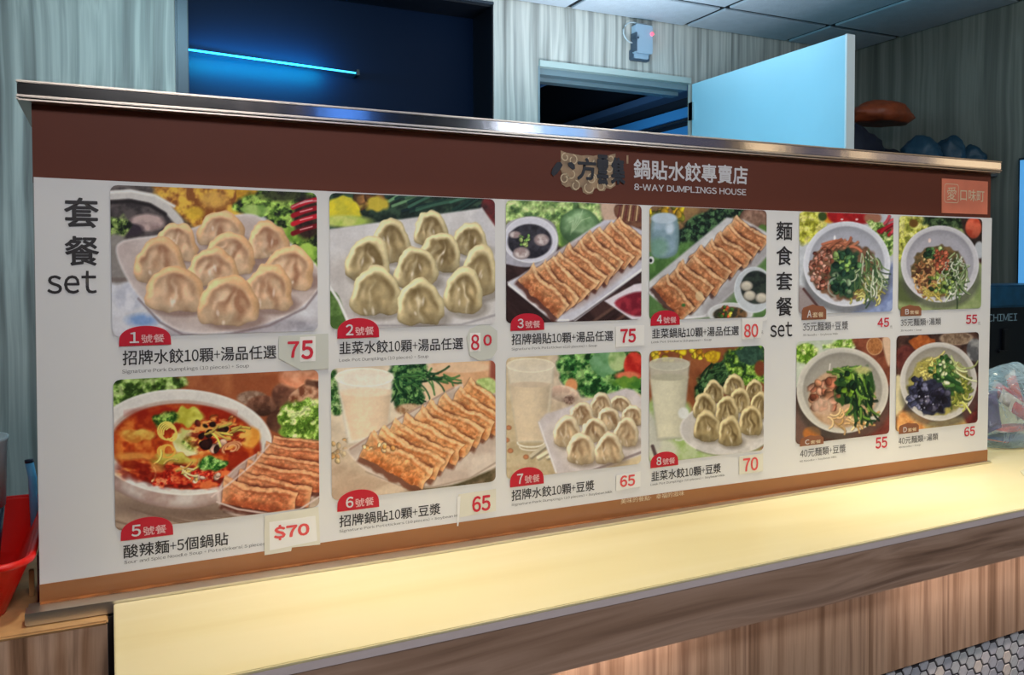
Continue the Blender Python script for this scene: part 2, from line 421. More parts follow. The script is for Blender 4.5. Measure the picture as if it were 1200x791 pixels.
rng = random.Random(3); nt_ = 0
for i in range(0, 118):
    x = .12 + i * cp
    for j in range(0, 26):
        z = -.2770 - j * rp - (rp / 2 if i % 2 else 0)
        y = yp(x) + .012
        if 1.10 < x < 2.05 and z > -.385 and nt_ < 300:
            nt_ += 1
            me = hm[rng.choice([0, 1, 0, 2, 3, 4, 5, 5, 1])]
            o = bpy.data.objects.new('hex_tile', me); sc.collection.objects.link(o); o.parent = cnt
            o.matrix_parent_inverse = Matrix.Translation(-cnt.location)
            o.location = (x, y, z); o.rotation_euler = (0, 0, ang)
        else:
            vs = []
            for k in range(6):
                t = math.radians(60 * k); vs.append(stuff_bm.verts.new((x + .0118 * math.cos(t), y - .002, z + .0118 * math.sin(t))))
            stuff_bm.faces.new(vs)
o = fin(stuff_bm, 'hex_tile_field', 'hex_stone_a', cnt); o['kind'] = 'stuff'

# worktop
wt = thing('worktop', (1.4, -.17, -.08), 'cream worktop shelf with brown woodgrain fascia in front of the menu board', 'worktop')
prism('top_slab', [(.079, -.046), (.5, -.046), (1.712, -.0112), (1.716, .5), (3.0, .5), (3.0, yfront(3.0)), (.079, yfront(.079))], -.0045, 0.0, 'worktop_cream', wt, .0012)
prism('edge_band', [(.080, yfront(.08) + .001), (3.0, yfront(3.0) + .001), (3.0, yfront(3.0) + .02), (.080, yfront(.08) + .02)], -.0135, -.0045, 'edge_band', wt)
prism('fascia', [(.081, yfront(.081) + .003), (3.0, yfront(3) + .003), (3.0, yfront(3) + .022), (.081, yfront(.081) + .022)], -.0815, -.0135, 'fascia_wood', wt)
prism('underside', [(.081, yfront(.081) + .022), (3.0, yfront(3) + .022), (3.0, .5), (1.72, .5), (1.72, -.048), (.081, -.048)], -.019, -.0045, 'fascia_wood', wt)

# loose paper on the worktop
mat('paper', (214, 208, 176), .6)
pp = prism('paper_slip', [(1.66, -.112), (1.72, -.135), (1.80, -.10), (1.73, -.072), (1.69, -.085)], .0002, .0012, 'paper')
tag(pp, 'small pale paper slip lying on the worktop right of the board', 'paper')

# ================================================================== MENU BOARD
brd = thing('menu_board', (.854, .06, 0), 'long upright menu board with dish photos and a stainless cap, standing on the counter', 'menu board')
box('board_core', 0.0, 1.708, 0.0, .12, 0.0, .592, 'core_board', brd)
bm = bmesh.new()
bm_box(bm, -.013, 1.7115, -.0225, .21, .5985, .6125, .0012)
fin(bm, 'steel_cap', 'steel', brd)
bm = bmesh.new()
bm_box(bm, -.0138, 1.7122, -.0240, .2105, .6125, .6150, .0008); bm_box(bm, -.0138, 1.7122, -.0240, -.0215, .5955, .5985, .0008)
bm_box(bm, -.0138, -.0115, -.0215, .2105, .5935, .5985); bm_box(bm, -.0115, 1.710, -.0215, .2105, .5922, .5940)
fin(bm, 'cap_lip', 'steel_lip', brd)['label'] = 'bright folded steel lips above and below the cap face'
plate('header_band', [(0, .4995), (1.7085, .4995), (1.7085, .592), (0, .592)], -.0022, 0, 'header_brown', brd)
plate('menu_sheet', [(-.0005, .0), (1.708, .0), (1.7125, .5023), (1.1, .5005), (.5, .502), (.001, .5062)], -.0030, -.0001, 'print_white', brd)
plate('footer_band', [(-.0006, .0), (1.7082, .0), (1.7085, .0262), (.9, .0285), (.5, .0265), (-.0006, .0215)], -.0038, -.0001, 'footer_brown', brd)
# base rail (stainless angle)
bm = bmesh.new()
for z0_, z1_, P_ in ((-.0115, -.0005, [(-.012, -.044), (.5, -.044), (1.709, -.009), (1.709, 0), (-.012, 0)]), (-.0095, .0035, [(-.013, -.0455), (.5, -.0455), (1.710, -.0105), (1.710, -.0045), (.5, -.024), (-.013, -.024)])):
    f_ = bm.faces.new([bm.verts.new((x_, y_, z0_)) for x_, y_ in P_])
    for v_ in [g_ for g_ in bmesh.ops.extrude_face_region(bm, geom=[f_])['geom'] if isinstance(g_, bmesh.types.BMVert)]: v_.co.z = z1_
fin(bm, 'base_rail', 'steel_rail', brd)
bm = bmesh.new()
bm_box(bm, .0, 1.708, -.010, -.0038, -.0005, .0012, .0004)
fin(bm, 'sealant_bead', 'seal_brown', brd)

# ---------------- text
GC = {}
def glyph(ch):
    """outline of one character as arrays; Latin and digits use the full-width forms (plain grotesque shapes)"""
    if ch in GC: return GC[ch]
    cu = bpy.data.curves.new('txt', 'FONT')
    cu.body = chr(ord(ch) + 0xFEE0) if 0x21 <= ord(ch) <= 0x7e else ch
    cu.resolution_u = 3; cu.fill_mode = 'FRONT'
    o = bpy.data.objects.new('txt', cu); sc.collection.objects.link(o)
    dg = bpy.context.evaluated_depsgraph_get()
    me = bpy.data.meshes.new_from_object(o.evaluated_get(dg))
    bpy.data.objects.remove(o); bpy.data.curves.remove(cu)
    n = len(me.vertices); co = np.empty(n * 3, np.float32); me.vertices.foreach_get('co', co); co = co.reshape(-1, 3)[:, :2].copy()
    li = np.empty(len(me.loops), np.int32); me.loops.foreach_get('vertex_index', li)
    ls = np.empty(len(me.polygons), np.int32); me.polygons.foreach_get('loop_start', ls)
    bpy.data.meshes.remove(me)
    if 0x21 <= ord(ch) <= 0x7e and n:
        x_ = co[:, 0].min(); wd_ = co[:, 0].max() - x_; co[:, 0] -= x_ - .045
        if ch.isdigit() or ch == '$': co[:, 0] += (.50 - wd_) / 2 if wd_ < .5 else 0; adv = max(.56, wd_ + .09)
        else: adv = wd_ + .09
    else: adv = 1.0
    GC[ch] = (co, li, ls, adv); return GC[ch]
def text(body, x0, x1, z0, z1, m, parent, y=-.0056, bold=0.0, name='lettering', shear=0.0, slope=0.0, half=False):
    cur = 0; cs = []; Ls = []; Ss = []; nv_ = 0; nl_ = 0
    for ch in body:
        if ch == ' ': cur += .28; continue
        co, li, ls, adv = glyph(ch)
        cc = co.copy(); k = .82 if (half and ord(ch) < 0x7f) else 1.0
        if ch == '-': k = .4
        if ch == '+': k *= .68; cc[:, 1] = (cc[:, 1] - .36) * .68 + .36
        cc[:, 0] = cc[:, 0] * k + cur; cs.append(cc); Ls.append(li + nv_); Ss.append(ls + nl_); nv_ += len(co); nl_ += len(li); cur += adv * k
    co = np.concatenate(cs); li = np.concatenate(Ls); ls = np.concatenate(Ss); n = len(co); nl = len(li); npoly = len(ls)
    mn, mx = co.min(0), co.max(0)
    dd = bold * (z1 - z0) * .75; x0 += dd; x1 -= dd; z0 += dd; z1 -= dd
    sx = (x1 - x0) / (mx[0] - mn[0]); sz = (z1 - z0) / (mx[1] - mn[1])
    X = x0 + (co[:, 0] - mn[0]) * sx; Z = z0 + (co[:, 1] - mn[1]) * sz
    Z = Z + slope * (X - x0); X = X + shear * (Z - z0)
    d = bold * (z1 - z0) * .75
    offs = [(0, 0)] if d == 0 else [(0, 0), (d, 0), (-d, 0), (0, d), (0, -d), (d * .7, d * .7), (-d * .7, d * .7), (d * .7, -d * .7), (-d * .7, -d * .7)]
    co_ = []; L_ = []; S_ = []
    for k, (ox, oz) in enumerate(offs):
        co_.append(np.stack([X + ox, np.full(n, y - k * .000015), Z + oz], 1)); L_.append(li + k * n); S_.append(ls + k * nl)
    m2 = bpy.data.meshes.new(name); m2.vertices.add(n * len(offs)); m2.vertices.foreach_set('co', np.concatenate(co_).astype(np.float32).ravel())
    m2.loops.add(nl * len(offs)); m2.loops.foreach_set('vertex_index', np.concatenate(L_)); m2.polygons.add(npoly * len(offs)); m2.polygons.foreach_set('loop_start', np.concatenate(S_).astype(np.int32))
    m2.update(calc_edges=True)
    return link(name, m2, m, parent)
def ptext(body, pl, pt, pr, pb, m, parent, bold=.0, y=-.0034, name='lettering', slope=0.0):
    """left x, top and bottom at the left, right x (survey units)"""
    x0, z1 = bd(pl, pt); _, z0 = bd(pl, pb); x1, _ = bd(pr, (pt + pb) / 2)
    return text(body, x0, x1, z0, z1, m, parent, y, bold, name, 0.0, slope, name == 'caption')

# ---------------- printed dish photographs: colour painted per vertex with numpy
_tab = np.random.RandomState(5).rand(256, 256)
def vn(x, y, s=0):
    x = x + s * 17.31; y = y + s * 9.77
    xi = np.floor(x).astype(int); yi = np.floor(y).astype(int); fx = x - xi; fy = y - yi
    fx = fx * fx * (3 - 2 * fx); fy = fy * fy * (3 - 2 * fy)
    a = _tab[xi & 255, yi & 255]; b = _tab[(xi + 1) & 255, yi & 255]; c = _tab[xi & 255, (yi + 1) & 255]; d = _tab[(xi + 1) & 255, (yi + 1) & 255]
    return (a * (1 - fx) + b * fx) * (1 - fy) + (c * (1 - fx) + d * fx) * fy
def fbm(x, y, s=0, o=3):
    t = 0; w_ = 0; a = 1
    for k in range(o): t = t + a * vn(x * 2 ** k, y * 2 ** k, s + k); w_ += a; a *= .55
    return t / w_
def C(*c): return np.array(c, float)
class Paint:
    def __init__(s, u, v, seed=1):
        s.u, s.v = u, v; s.c = np.zeros((len(u), 3)); s.r = np.random.RandomState(seed); s.soft = 4.0
    def box(s, x0, y0, x1, y1): return np.nonzero((s.u > x0) & (s.u < x1) & (s.v > y0) & (s.v < y1))[0]
    def put(s, i, m, col):
        m = m[:, None]; s.c[i] = s.c[i] * (1 - m) + col * m
    def fill(s, a, b=None, sc_=60, seed=1, ang=0, an=1):
        i = np.arange(len(s.u))
        s.c[:] = s.mix(i, a, b, sc_, seed, ang, an) if b is not None else C(*a)
    def mix(s, i, a, b, sc_=60, seed=1, ang=0, an=1, con=2.0):
        u, v = s.u[i], s.v[i]; ca, sa = math.cos(math.radians(ang)), math.sin(math.radians(ang))
        p = (u * ca + v * sa) / sc_ / an; q = (-u * sa + v * ca) / sc_
        n = np.clip((fbm(p, q, seed) - .5) * con * 1.6 + .5, 0, 1)[:, None]
        return C(*a) * (1 - n) + C(*b) * n
    def mix3(s, i, a, b, c, sc_=30, seed=1, con=1.0, ang=0, an=1):
        u, v = s.u[i], s.v[i]; ca, sa = math.cos(math.radians(ang)), math.sin(math.radians(ang))
        p = (u * ca + v * sa) / sc_ / an; q = (-u * sa + v * ca) / sc_
        n = np.clip((fbm(p, q, seed) - .5) * 3.6 * con + .5, 0, 1)
        n1 = np.clip(n * 2, 0, 1)[:, None]; n2 = np.clip(n * 2 - 1, 0, 1)[:, None]
        return (C(*a) * (1 - n1) + C(*b) * n1) * (1 - n2) + C(*c) * n2
    def polym(s, pts, soft=None, smooth=True, wob=0, ws=25):
        soft = soft or s.soft
        P = np.array(pts, float)
        if smooth:
            n = len(P); Q = []
            for k in range(n):
                p0, p1, p2, p3 = P[k - 1], P[k], P[(k + 1) % n], P[(k + 2) % n]
                for t in (0, .2, .4, .6, .8):
                    Q.append(.5 * ((2 * p1) + (-p0 + p2) * t + (2 * p0 - 5 * p1 + 4 * p2 - p3) * t * t + (-p0 + 3 * p1 - 3 * p2 + p3) * t ** 3))
            P = np.array(Q)
        mn, mx = P.min(0) - soft * 2 - wob, P.max(0) + soft * 2 + wob
        i = s.box(mn[0], mn[1], mx[0], mx[1])
        u, v = s.u[i], s.v[i]
        if wob: 
            u = u + (vn(u / ws, v / ws, 3) - .5) * 2 * wob; v = v + (vn(s.u[i] / ws, v / ws, 8) - .5) * 2 * wob
        d = np.full(len(i), 1e9); ins = np.zeros(len(i), bool)
        for k in range(len(P)):
            a = P[k]; b = P[(k + 1) % len(P)]; e = b - a; L = e @ e + 1e-9
            t = np.clip(((u - a[0]) * e[0] + (v - a[1]) * e[1]) / L, 0, 1)
            d = np.minimum(d, (u - a[0] - t * e[0]) ** 2 + (v - a[1] - t * e[1]) ** 2)
            if abs(e[1]) > 1e-9:
                c = ((a[1] > v) != (b[1] > v)) & (u < (b[0] - a[0]) * (v - a[1]) / e[1] + a[0]); ins ^= c
        d = np.sqrt(d) * np.where(ins, 1, -1)
        return i, np.clip(d / soft * .5 + .5, 0, 1), d
    def ellm(s, cx, cy, rx, ry, ang=0, soft=None, p=2.0, wob=0, ws=25):
        soft = soft or s.soft; R = max(rx, ry) + soft * 2 + wob
        i = s.box(cx - R, cy - R, cx + R, cy + R); du, dv = s.u[i] - cx, s.v[i] - cy
        if wob: du = du + (vn(s.u[i] / ws, s.v[i] / ws, 5) - .5) * 2 * wob; dv = dv + (vn(s.u[i] / ws, s.v[i] / ws, 6) - .5) * 2 * wob
        ca, sa = math.cos(math.radians(ang)), math.sin(math.radians(ang))
        a = (du * ca + dv * sa) / rx; b = (-du * sa + dv * ca) / ry
        r = (np.abs(a) ** p + np.abs(b) ** p) ** (1 / p)
        return i, np.clip((1 - r) * min(rx, ry) / soft + .5, 0, 1), a, b, r
    def poly(s, pts, a, b=None, sc_=40, seed=1, smooth=True, soft=None, edge=None, ew=8, op=1.0, wob=0, ang=0, an=1):
        i, m, d = s.polym(pts, soft, smooth, wob)
        if len(i) == 0: return
        col = s.mix(i, a, b, sc_, seed, ang, an) if b is not None else np.tile(C(*a), (len(i), 1))
        if edge is not None:
            e = np.clip(1 - d / ew, 0, 1)[:, None] ** 1.3; col = col * (1 - e) + C(*edge) * e
        s.put(i, m * op, col)
    def ell(s, cx, cy, rx, ry, a, b=None, ang=0, sc_=40, seed=1, soft=None, edge=None, ew=.15, op=1.0, wob=0, dy=0, p=2.0):
        i, m, A, B, r = s.ellm(cx, cy, rx, ry, ang, soft, p, wob)
        if len(i) == 0: return
        col = s.mix(i, a, b, sc_, seed) if b is not None else np.tile(C(*a), (len(i), 1))
        if edge is not None:
            e = np.clip((r - 1 + ew) / ew, 0, 1)[:, None]; col = col * (1 - e) + C(*edge) * e
        if dy: col = col * (1 - dy * B[:, None])
        s.put(i, m * op, np.clip(col, 0, 255))
    def line(s, pts, w_, col, soft=None, op=1.0, w1=None):
        soft = soft or s.soft; P = np.array(pts, float); pad = w_ + soft * 2
        mn, mx = P.min(0) - pad, P.max(0) + pad; i = s.box(mn[0], mn[1], mx[0], mx[1])
        if len(i) == 0: return
        u, v = s.u[i], s.v[i]; d = np.full(len(i), 1e9); n = len(P) - 1
        for k in range(n):
            a, b = P[k], P[k + 1]; e = b - a; L = e @ e + 1e-9
            t = np.clip(((u - a[0]) * e[0] + (v - a[1]) * e[1]) / L, 0, 1)
            d = np.minimum(d, np.hypot(u - a[0] - t * e[0], v - a[1] - t * e[1]))
        s.put(i, np.clip((w_ / 2 - d) / soft + .5, 0, 1) * op, C(*col))
    def arc(s, cx, cy, rx, ry, a0, a1, w_, col, soft=None, op=1.0, rot=0, n=14):
        cr, sr = math.cos(math.radians(rot)), math.sin(math.radians(rot)); P = []
        for k in range(n + 1):
            t = math.radians(a0 + (a1 - a0) * k / n); x, y = rx * math.cos(t), ry * math.sin(t)
            P.append((cx + x * cr - y * sr, cy + x * sr + y * cr))
        s.line(P, w_, col, soft, op)
    def strokes(s, cx, cy, rx, ry, n, ln, w_, cols, ang=None, aj=180, curl=.5, soft=3, rot=0, shade=True):
        for _ in range(n):
            t = s.r.rand() * 2 * math.pi; q = math.sqrt(s.r.rand()); x0, y0 = rx * q * math.cos(t), ry * q * math.sin(t)
            x = cx + x0 * math.cos(math.radians(rot)) - y0 * math.sin(math.radians(rot)); y = cy + x0 * math.sin(math.radians(rot)) + y0 * math.cos(math.radians(rot))
            a = math.radians((ang if ang is not None else 0) + (s.r.rand() - .5) * 2 * aj); l = ln * (.6 + .8 * s.r.rand())
            k = (s.r.rand() - .5) * 2 * curl; P = []
            for j in range(6):
                P.append((x, y)); x += l / 5 * math.cos(a); y += l / 5 * math.sin(a); a += k / 5 * 3
            c = cols[s.r.randint(len(cols))]; c = tuple(np.clip(np.array(c) * (.88 + .24 * s.r.rand()), 0, 255))
            if shade: s.line([(p[0] + w_ * .3, p[1] + w_ * .45) for p in P], w_ * 1.1, tuple(np.array(c) * .55), soft, .6)
            s.line(P, w_, c, soft)
    def blobs(s, cx, cy, rx, ry, n, r0, r1, cols, soft=3, shade=.35, op=1.0):
        for _ in range(n):
            t = s.r.rand() * 2 * math.pi; q = math.sqrt(s.r.rand()); x, y = cx + rx * q * math.cos(t), cy + ry * q * math.sin(t)
            r = r0 + (r1 - r0) * s.r.rand(); c = cols[s.r.randint(len(cols))]
            c = np.clip(np.array(c) * (.85 + .3 * s.r.rand()), 0, 255)
            s.ell(x, y, r, r * (.55 + .45 * s.r.rand()), tuple(c), ang=s.r.rand() * 180, soft=soft, edge=tuple(c * .6), ew=.4, op=op, dy=shade, wob=r * .25)
    def leaves(s, pts, cols=((30, 50, 30), (80, 120, 55), (160, 195, 100)), sc_=22, seed=1, soft=8, wob=12, con=1.2, n=0):
        i, m, d = s.polym(pts, soft, True, wob)
        if len(i) == 0: return
        col = s.mix3(i, cols[0], cols[1], cols[2], sc_, seed, con * .8)
        f = fbm(s.u[i] / (sc_ * .45), s.v[i] / (sc_ * .45), seed + 13); g = fbm(s.u[i] / (sc_ * .8) + 1.3 * f, s.v[i] / (sc_ * .8) - 1.1 * f, seed + 17)
        k = 1 + (f - .5) * .55 + (g - .5) * .6; hl = np.clip((g - .62) * 6, 0, 1)[:, None] * .35
        col = np.clip(col * k[:, None], 0, 250); col = col * (1 - hl) + C(*cols[2]) * 1.08 * hl
        s.put(i, m, np.clip(col, 0, 255))
    def dumpling(s, cx, cy, w_, h, pal, tilt=0, seed=0):
        rim, inner, fold, hi, shadow = [C(*c) for c in pal]
        rs = np.random.RandomState(seed * 7 + int(cx) + int(cy) * 3)
        s.ell(cx + w_ * .10, cy + h * .36, w_ * .52, h * .22, tuple(shadow), soft=16, op=.6)
        R = max(w_, h) * .7; i = s.box(cx - R, cy - R, cx + R, cy + R)
        if len(i) == 0: return
        du, dv = s.u[i] - cx, s.v[i] - cy
        ca, sa = math.cos(math.radians(tilt)), math.sin(math.radians(tilt))
        sc_ = max(w_, h)
        wu = (vn(s.u[i] / sc_ * 5, s.v[i] / sc_ * 5, seed) - .5); wv = (vn(s.u[i] / sc_ * 5, s.v[i] / sc_ * 5, seed + 4) - .5)
        wq = (vn(s.u[i] / sc_ * 11, s.v[i] / sc_ * 11, seed + 6) - .5) * .07
        a = (du * ca + dv * sa) / (w_ / 2) + wu * .16 + wq; b = (-du * sa + dv * ca) / (h / 2) + wv * .16 + wq
        a = a * (1.03 - .07 * np.clip(b, -1, 1))
        rt_ = np.sqrt(a ** 2 + ((b - .30) / 1.28) ** 2); rb = (np.abs(a) ** 3.2 + (np.abs(b - .30) / .66) ** 3.2) ** (1 / 3.2)
        r = np.where(b < .30, rt_, rb)
        m = np.clip((1 - r) * min(w_, h) / 2 / s.soft + .5, 0, 1)
        off = (rs.rand() - .5) * .4; sl = (rs.rand() - .5) * .5; ridge = off + sl * b + wu * .5
        e = np.clip((r - .66) / .20, 0, 1) * np.clip(1.25 - np.clip(b, 0, 1) * 1.3, 0, 1); e = e * e * (3 - 2 * e)
        n = fbm(s.u[i] / sc_ * 6, s.v[i] / sc_ * 6, seed + 2, 2)
        col = inner * (1 + (n[:, None] - .5) * .30)
        g = lambda x, q: np.exp(-(x / q) ** 2)
        lob = (g(a - ridge - .30, .24) + g(a - ridge + .34, .22)) * g(b - .25, .6); col = col * (1 + .10 * lob[:, None])
        w1 = .12 + .12 * rs.rand(); w2 = .10 + .10 * rs.rand()
        mz = fbm(s.u[i] / sc_ * 4, s.v[i] / sc_ * 4, seed + 9, 2)
        f1 = g(a - ridge - .15 - .18 * (b + .1), w1) * g(b - .15, .55)
        f2 = g(a - ridge + .20 + .22 * (b + .1), w2) * g(b - .05, .5)
        f3 = g(r - .64, .13) * np.clip((.55 - b) * 2, 0, 1) * (.25 + .6 * mz)
        f4 = g(np.abs(a) - .42, .12) * np.clip((b - .2) * 2, 0, 1) * .5 * mz
        ff = np.clip(f1 * (.45 + .7 * rs.rand()) * (.5 + mz) + f2 * (.3 + .6 * rs.rand()) * (.5 + mz) + f3 + f4, 0, .9)[:, None]
        ff = np.clip(ff, 0, .9); col = col * (1 - ff) + fold * ff
        hh = np.clip(g(a - ridge, .075) * np.clip((b + .6) * 2, 0, 1) * (.15 + .7 * n * rs.rand()) + g(a - ridge + .42, .12) * g(b - .1, .4) * .25, 0, .8)[:, None]
        col = col * (1 - hh) + hi * hh
        rimc = rim * (1.04 - .16 * a[:, None] - .10 * b[:, None]) * (.94 + .14 * n[:, None])
        e = e[:, None]; col = col * (1 - e) + rimc * e
        dk = np.clip((r - .90) / .12, 0, 1)[:, None] * .26; col = col * (1 - dk) + fold * .75 * dk
        bs = np.clip((b - .35) / .65, 0, 1)[:, None] * .22; col = col * (1 - bs)
        s.put(i, m, np.clip(col, 0, 255))
        for _ in range(2):
            s.ell(cx + (rs.rand() - .6) * w_ * .35, cy + (rs.rand() * .45 - .02) * h, w_ * .025, h * (.03 + .05 * rs.rand()), (240, 232, 222), ang=rs.rand() * 50 - 25, soft=7, op=.55)
    def gyoza(s, A, B, w_, pal, seed=0, ragged=.12):
        base, dark, light, dough, shadow = [C(*c) for c in pal]
        A = np.array(A, float); B = np.array(B, float); d = B - A; L = math.hypot(*d); d /= L; n_ = np.array([-d[1], d[0]])
        if n_[1] < 0: n_ = -n_
        R = L * .62 + w_; M = (A + B) / 2; i = s.box(M[0] - R, M[1] - R, M[0] + R, M[1] + R)
        if len(i) == 0: return
        u, v = s.u[i] - A[0], s.v[i] - A[1]
        q = (vn(s.u[i] / 40, s.v[i] / 40, seed) - .5); q2 = (vn(s.u[i] / 14, s.v[i] / 14, seed + 3) - .5)
        t = (u * d[0] + v * d[1]) / L + q * ragged * .5; y = (u * n_[0] + v * n_[1]) / (w_ / 2) + q2 * .14 + q * .22
        tip = np.clip((.16 - t) / .16, 0, 1); lo = -1 - .35 * tip - .10 * np.sin(np.clip(t, 0, 1) * 9 + seed)
        ms = np.clip((1.35 - np.abs(y - .2)) * w_ / 2 / 12 + .3, 0, 1) * np.clip((.5 - np.abs(t - .5)) * L / 14 + .5, 0, 1)
        s.put(i, ms * .85, np.tile(shadow, (len(i), 1)))
        m = np.clip((1 - y) * w_ / 2 / s.soft + .5, 0, 1) * np.clip((y - lo) * w_ / 2 / s.soft + .5, 0, 1) * np.clip((.5 - np.abs(t - .5)) * L / s.soft + .5, 0, 1)
        st = fbm(t * L / 60 + seed, y * 1.8 + seed, seed + 7); n = np.clip((st - .5) * 2.4 + .5, 0, 1)[:, None]
        yy = np.clip((y + 1) / 2, 0, 1)[:, None]
        col = light * (1 - yy) + base * yy; col = col * (1 - (1 - n) * .45) + dark * (1 - n) * .45
        k_ = np.clip((yy - .55) / .45, 0, 1) * .75; col = col * (1 - k_) + dark * k_
        br = np.clip((fbm(s.u[i] / 16, s.v[i] / 16, seed + 11) - .58) * 5, 0, 1)[:, None] * .55; col = col * (1 - br) + (dark * .5 + base * .5) * br
        mo = fbm(s.u[i] / 13, s.v[i] / 13, seed + 19); mo2 = fbm(t * L / 16, y * 3.2, seed + 23)
        col = col * (1 + ((mo - .5) * .5 + (mo2 - .5) * .34)[:, None])
        gl_ = np.clip((mo2 - .6) * 7, 0, 1)[:, None] * .4; col = col * (1 - gl_) + light * 1.04 * gl_
        rd = (.45 + 1.0 * mo[:, None]) * np.exp(-((y - lo - .22) / .15) ** 2)[:, None] * .72; rd = np.clip(rd, 0, .85); col = col * (1 - rd) + dough * rd
        pl = np.exp(-((y - lo - .50) / .10) ** 2)[:, None] * .45; col = col * (1 - pl) + dark * pl
        en = np.clip((t - .90) / .08, 0, 1)[:, None] * .55 + tip[:, None] * .5; en = np.clip(en, 0, .8); col = col * (1 - en) + dough * en
        s.put(i, m, np.clip(col, 0, 255))
    def row(s, A0, A1, B0, B1, n, w_, pal, seed=0):
        for k in range(n - 1, -1, -1):
            f = k / (n - 1); jx, jy = (s.r.rand(2) - .5) * 20
            A = (A0[0] + (A1[0] - A0[0]) * f + jx, A0[1] + (A1[1] - A0[1]) * f + jy); B = (B0[0] + (B1[0] - B0[0]) * f + jy, B0[1] + (B1[1] - B0[1]) * f + jx)
            s.gyoza(A, B, w_ * (1 - .22 * f), pal, seed + k * 5)
    def glass(s, pts, top, milk, body, cm, cb):
        s.poly(pts, cb, smooth=False, soft=7, edge=tuple(np.array(cb) * .88), ew=14, op=.92)
        i, m, d = s.polym(milk, 6, False)
        x = (s.u[i] - np.mean([p[0] for p in milk])) / (np.ptp([p[0] for p in milk]) / 2)
        col = C(*cm) * (1.03 - .14 * x[:, None] ** 2 - .06 * x[:, None]); s.put(i, m, col)
        cx, cy, rx, ry = top
        s.ell(cx, cy, rx, ry, cb, soft=5, edge=tuple(np.clip(np.array(cb) * 1.06, 0, 255)), ew=.2, op=.85)
        s.arc(cx, cy, rx, ry, 0, 360, 4, tuple(np.clip(np.array(cb) * 1.1, 0, 250)), 4, .7)

PEACH = ((222, 178, 134), (216, 186, 154), (156, 112, 86), (238, 220, 198), (120, 92, 84))
OLIVE = ((214, 200, 158), (178, 160, 122), (112, 94, 62), (236, 226, 200), (120, 112, 104))
OLIVE2 = ((200, 184, 144), (160, 142, 104), (100, 82, 54), (222, 210, 172), (110, 102, 92))
TAN = ((214, 200, 172), (194, 172, 140), (132, 104, 78), (228, 216, 192), (122, 106, 92))
FRY3 = ((204, 134, 88), (138, 74, 48), (222, 172, 126), (234, 204, 160), (84, 46, 38))
FRY4 = ((192, 122, 78), (124, 66, 42), (208, 160, 118), (222, 192, 152), (70, 42, 36))
FRY5 = ((202, 118, 74), (146, 66, 40), (222, 160, 120), (232, 182, 136), (84, 40, 32))
FRY6 = ((216, 142, 84), (170, 92, 48), (230, 180, 132), (238, 204, 158), (112, 66, 48))

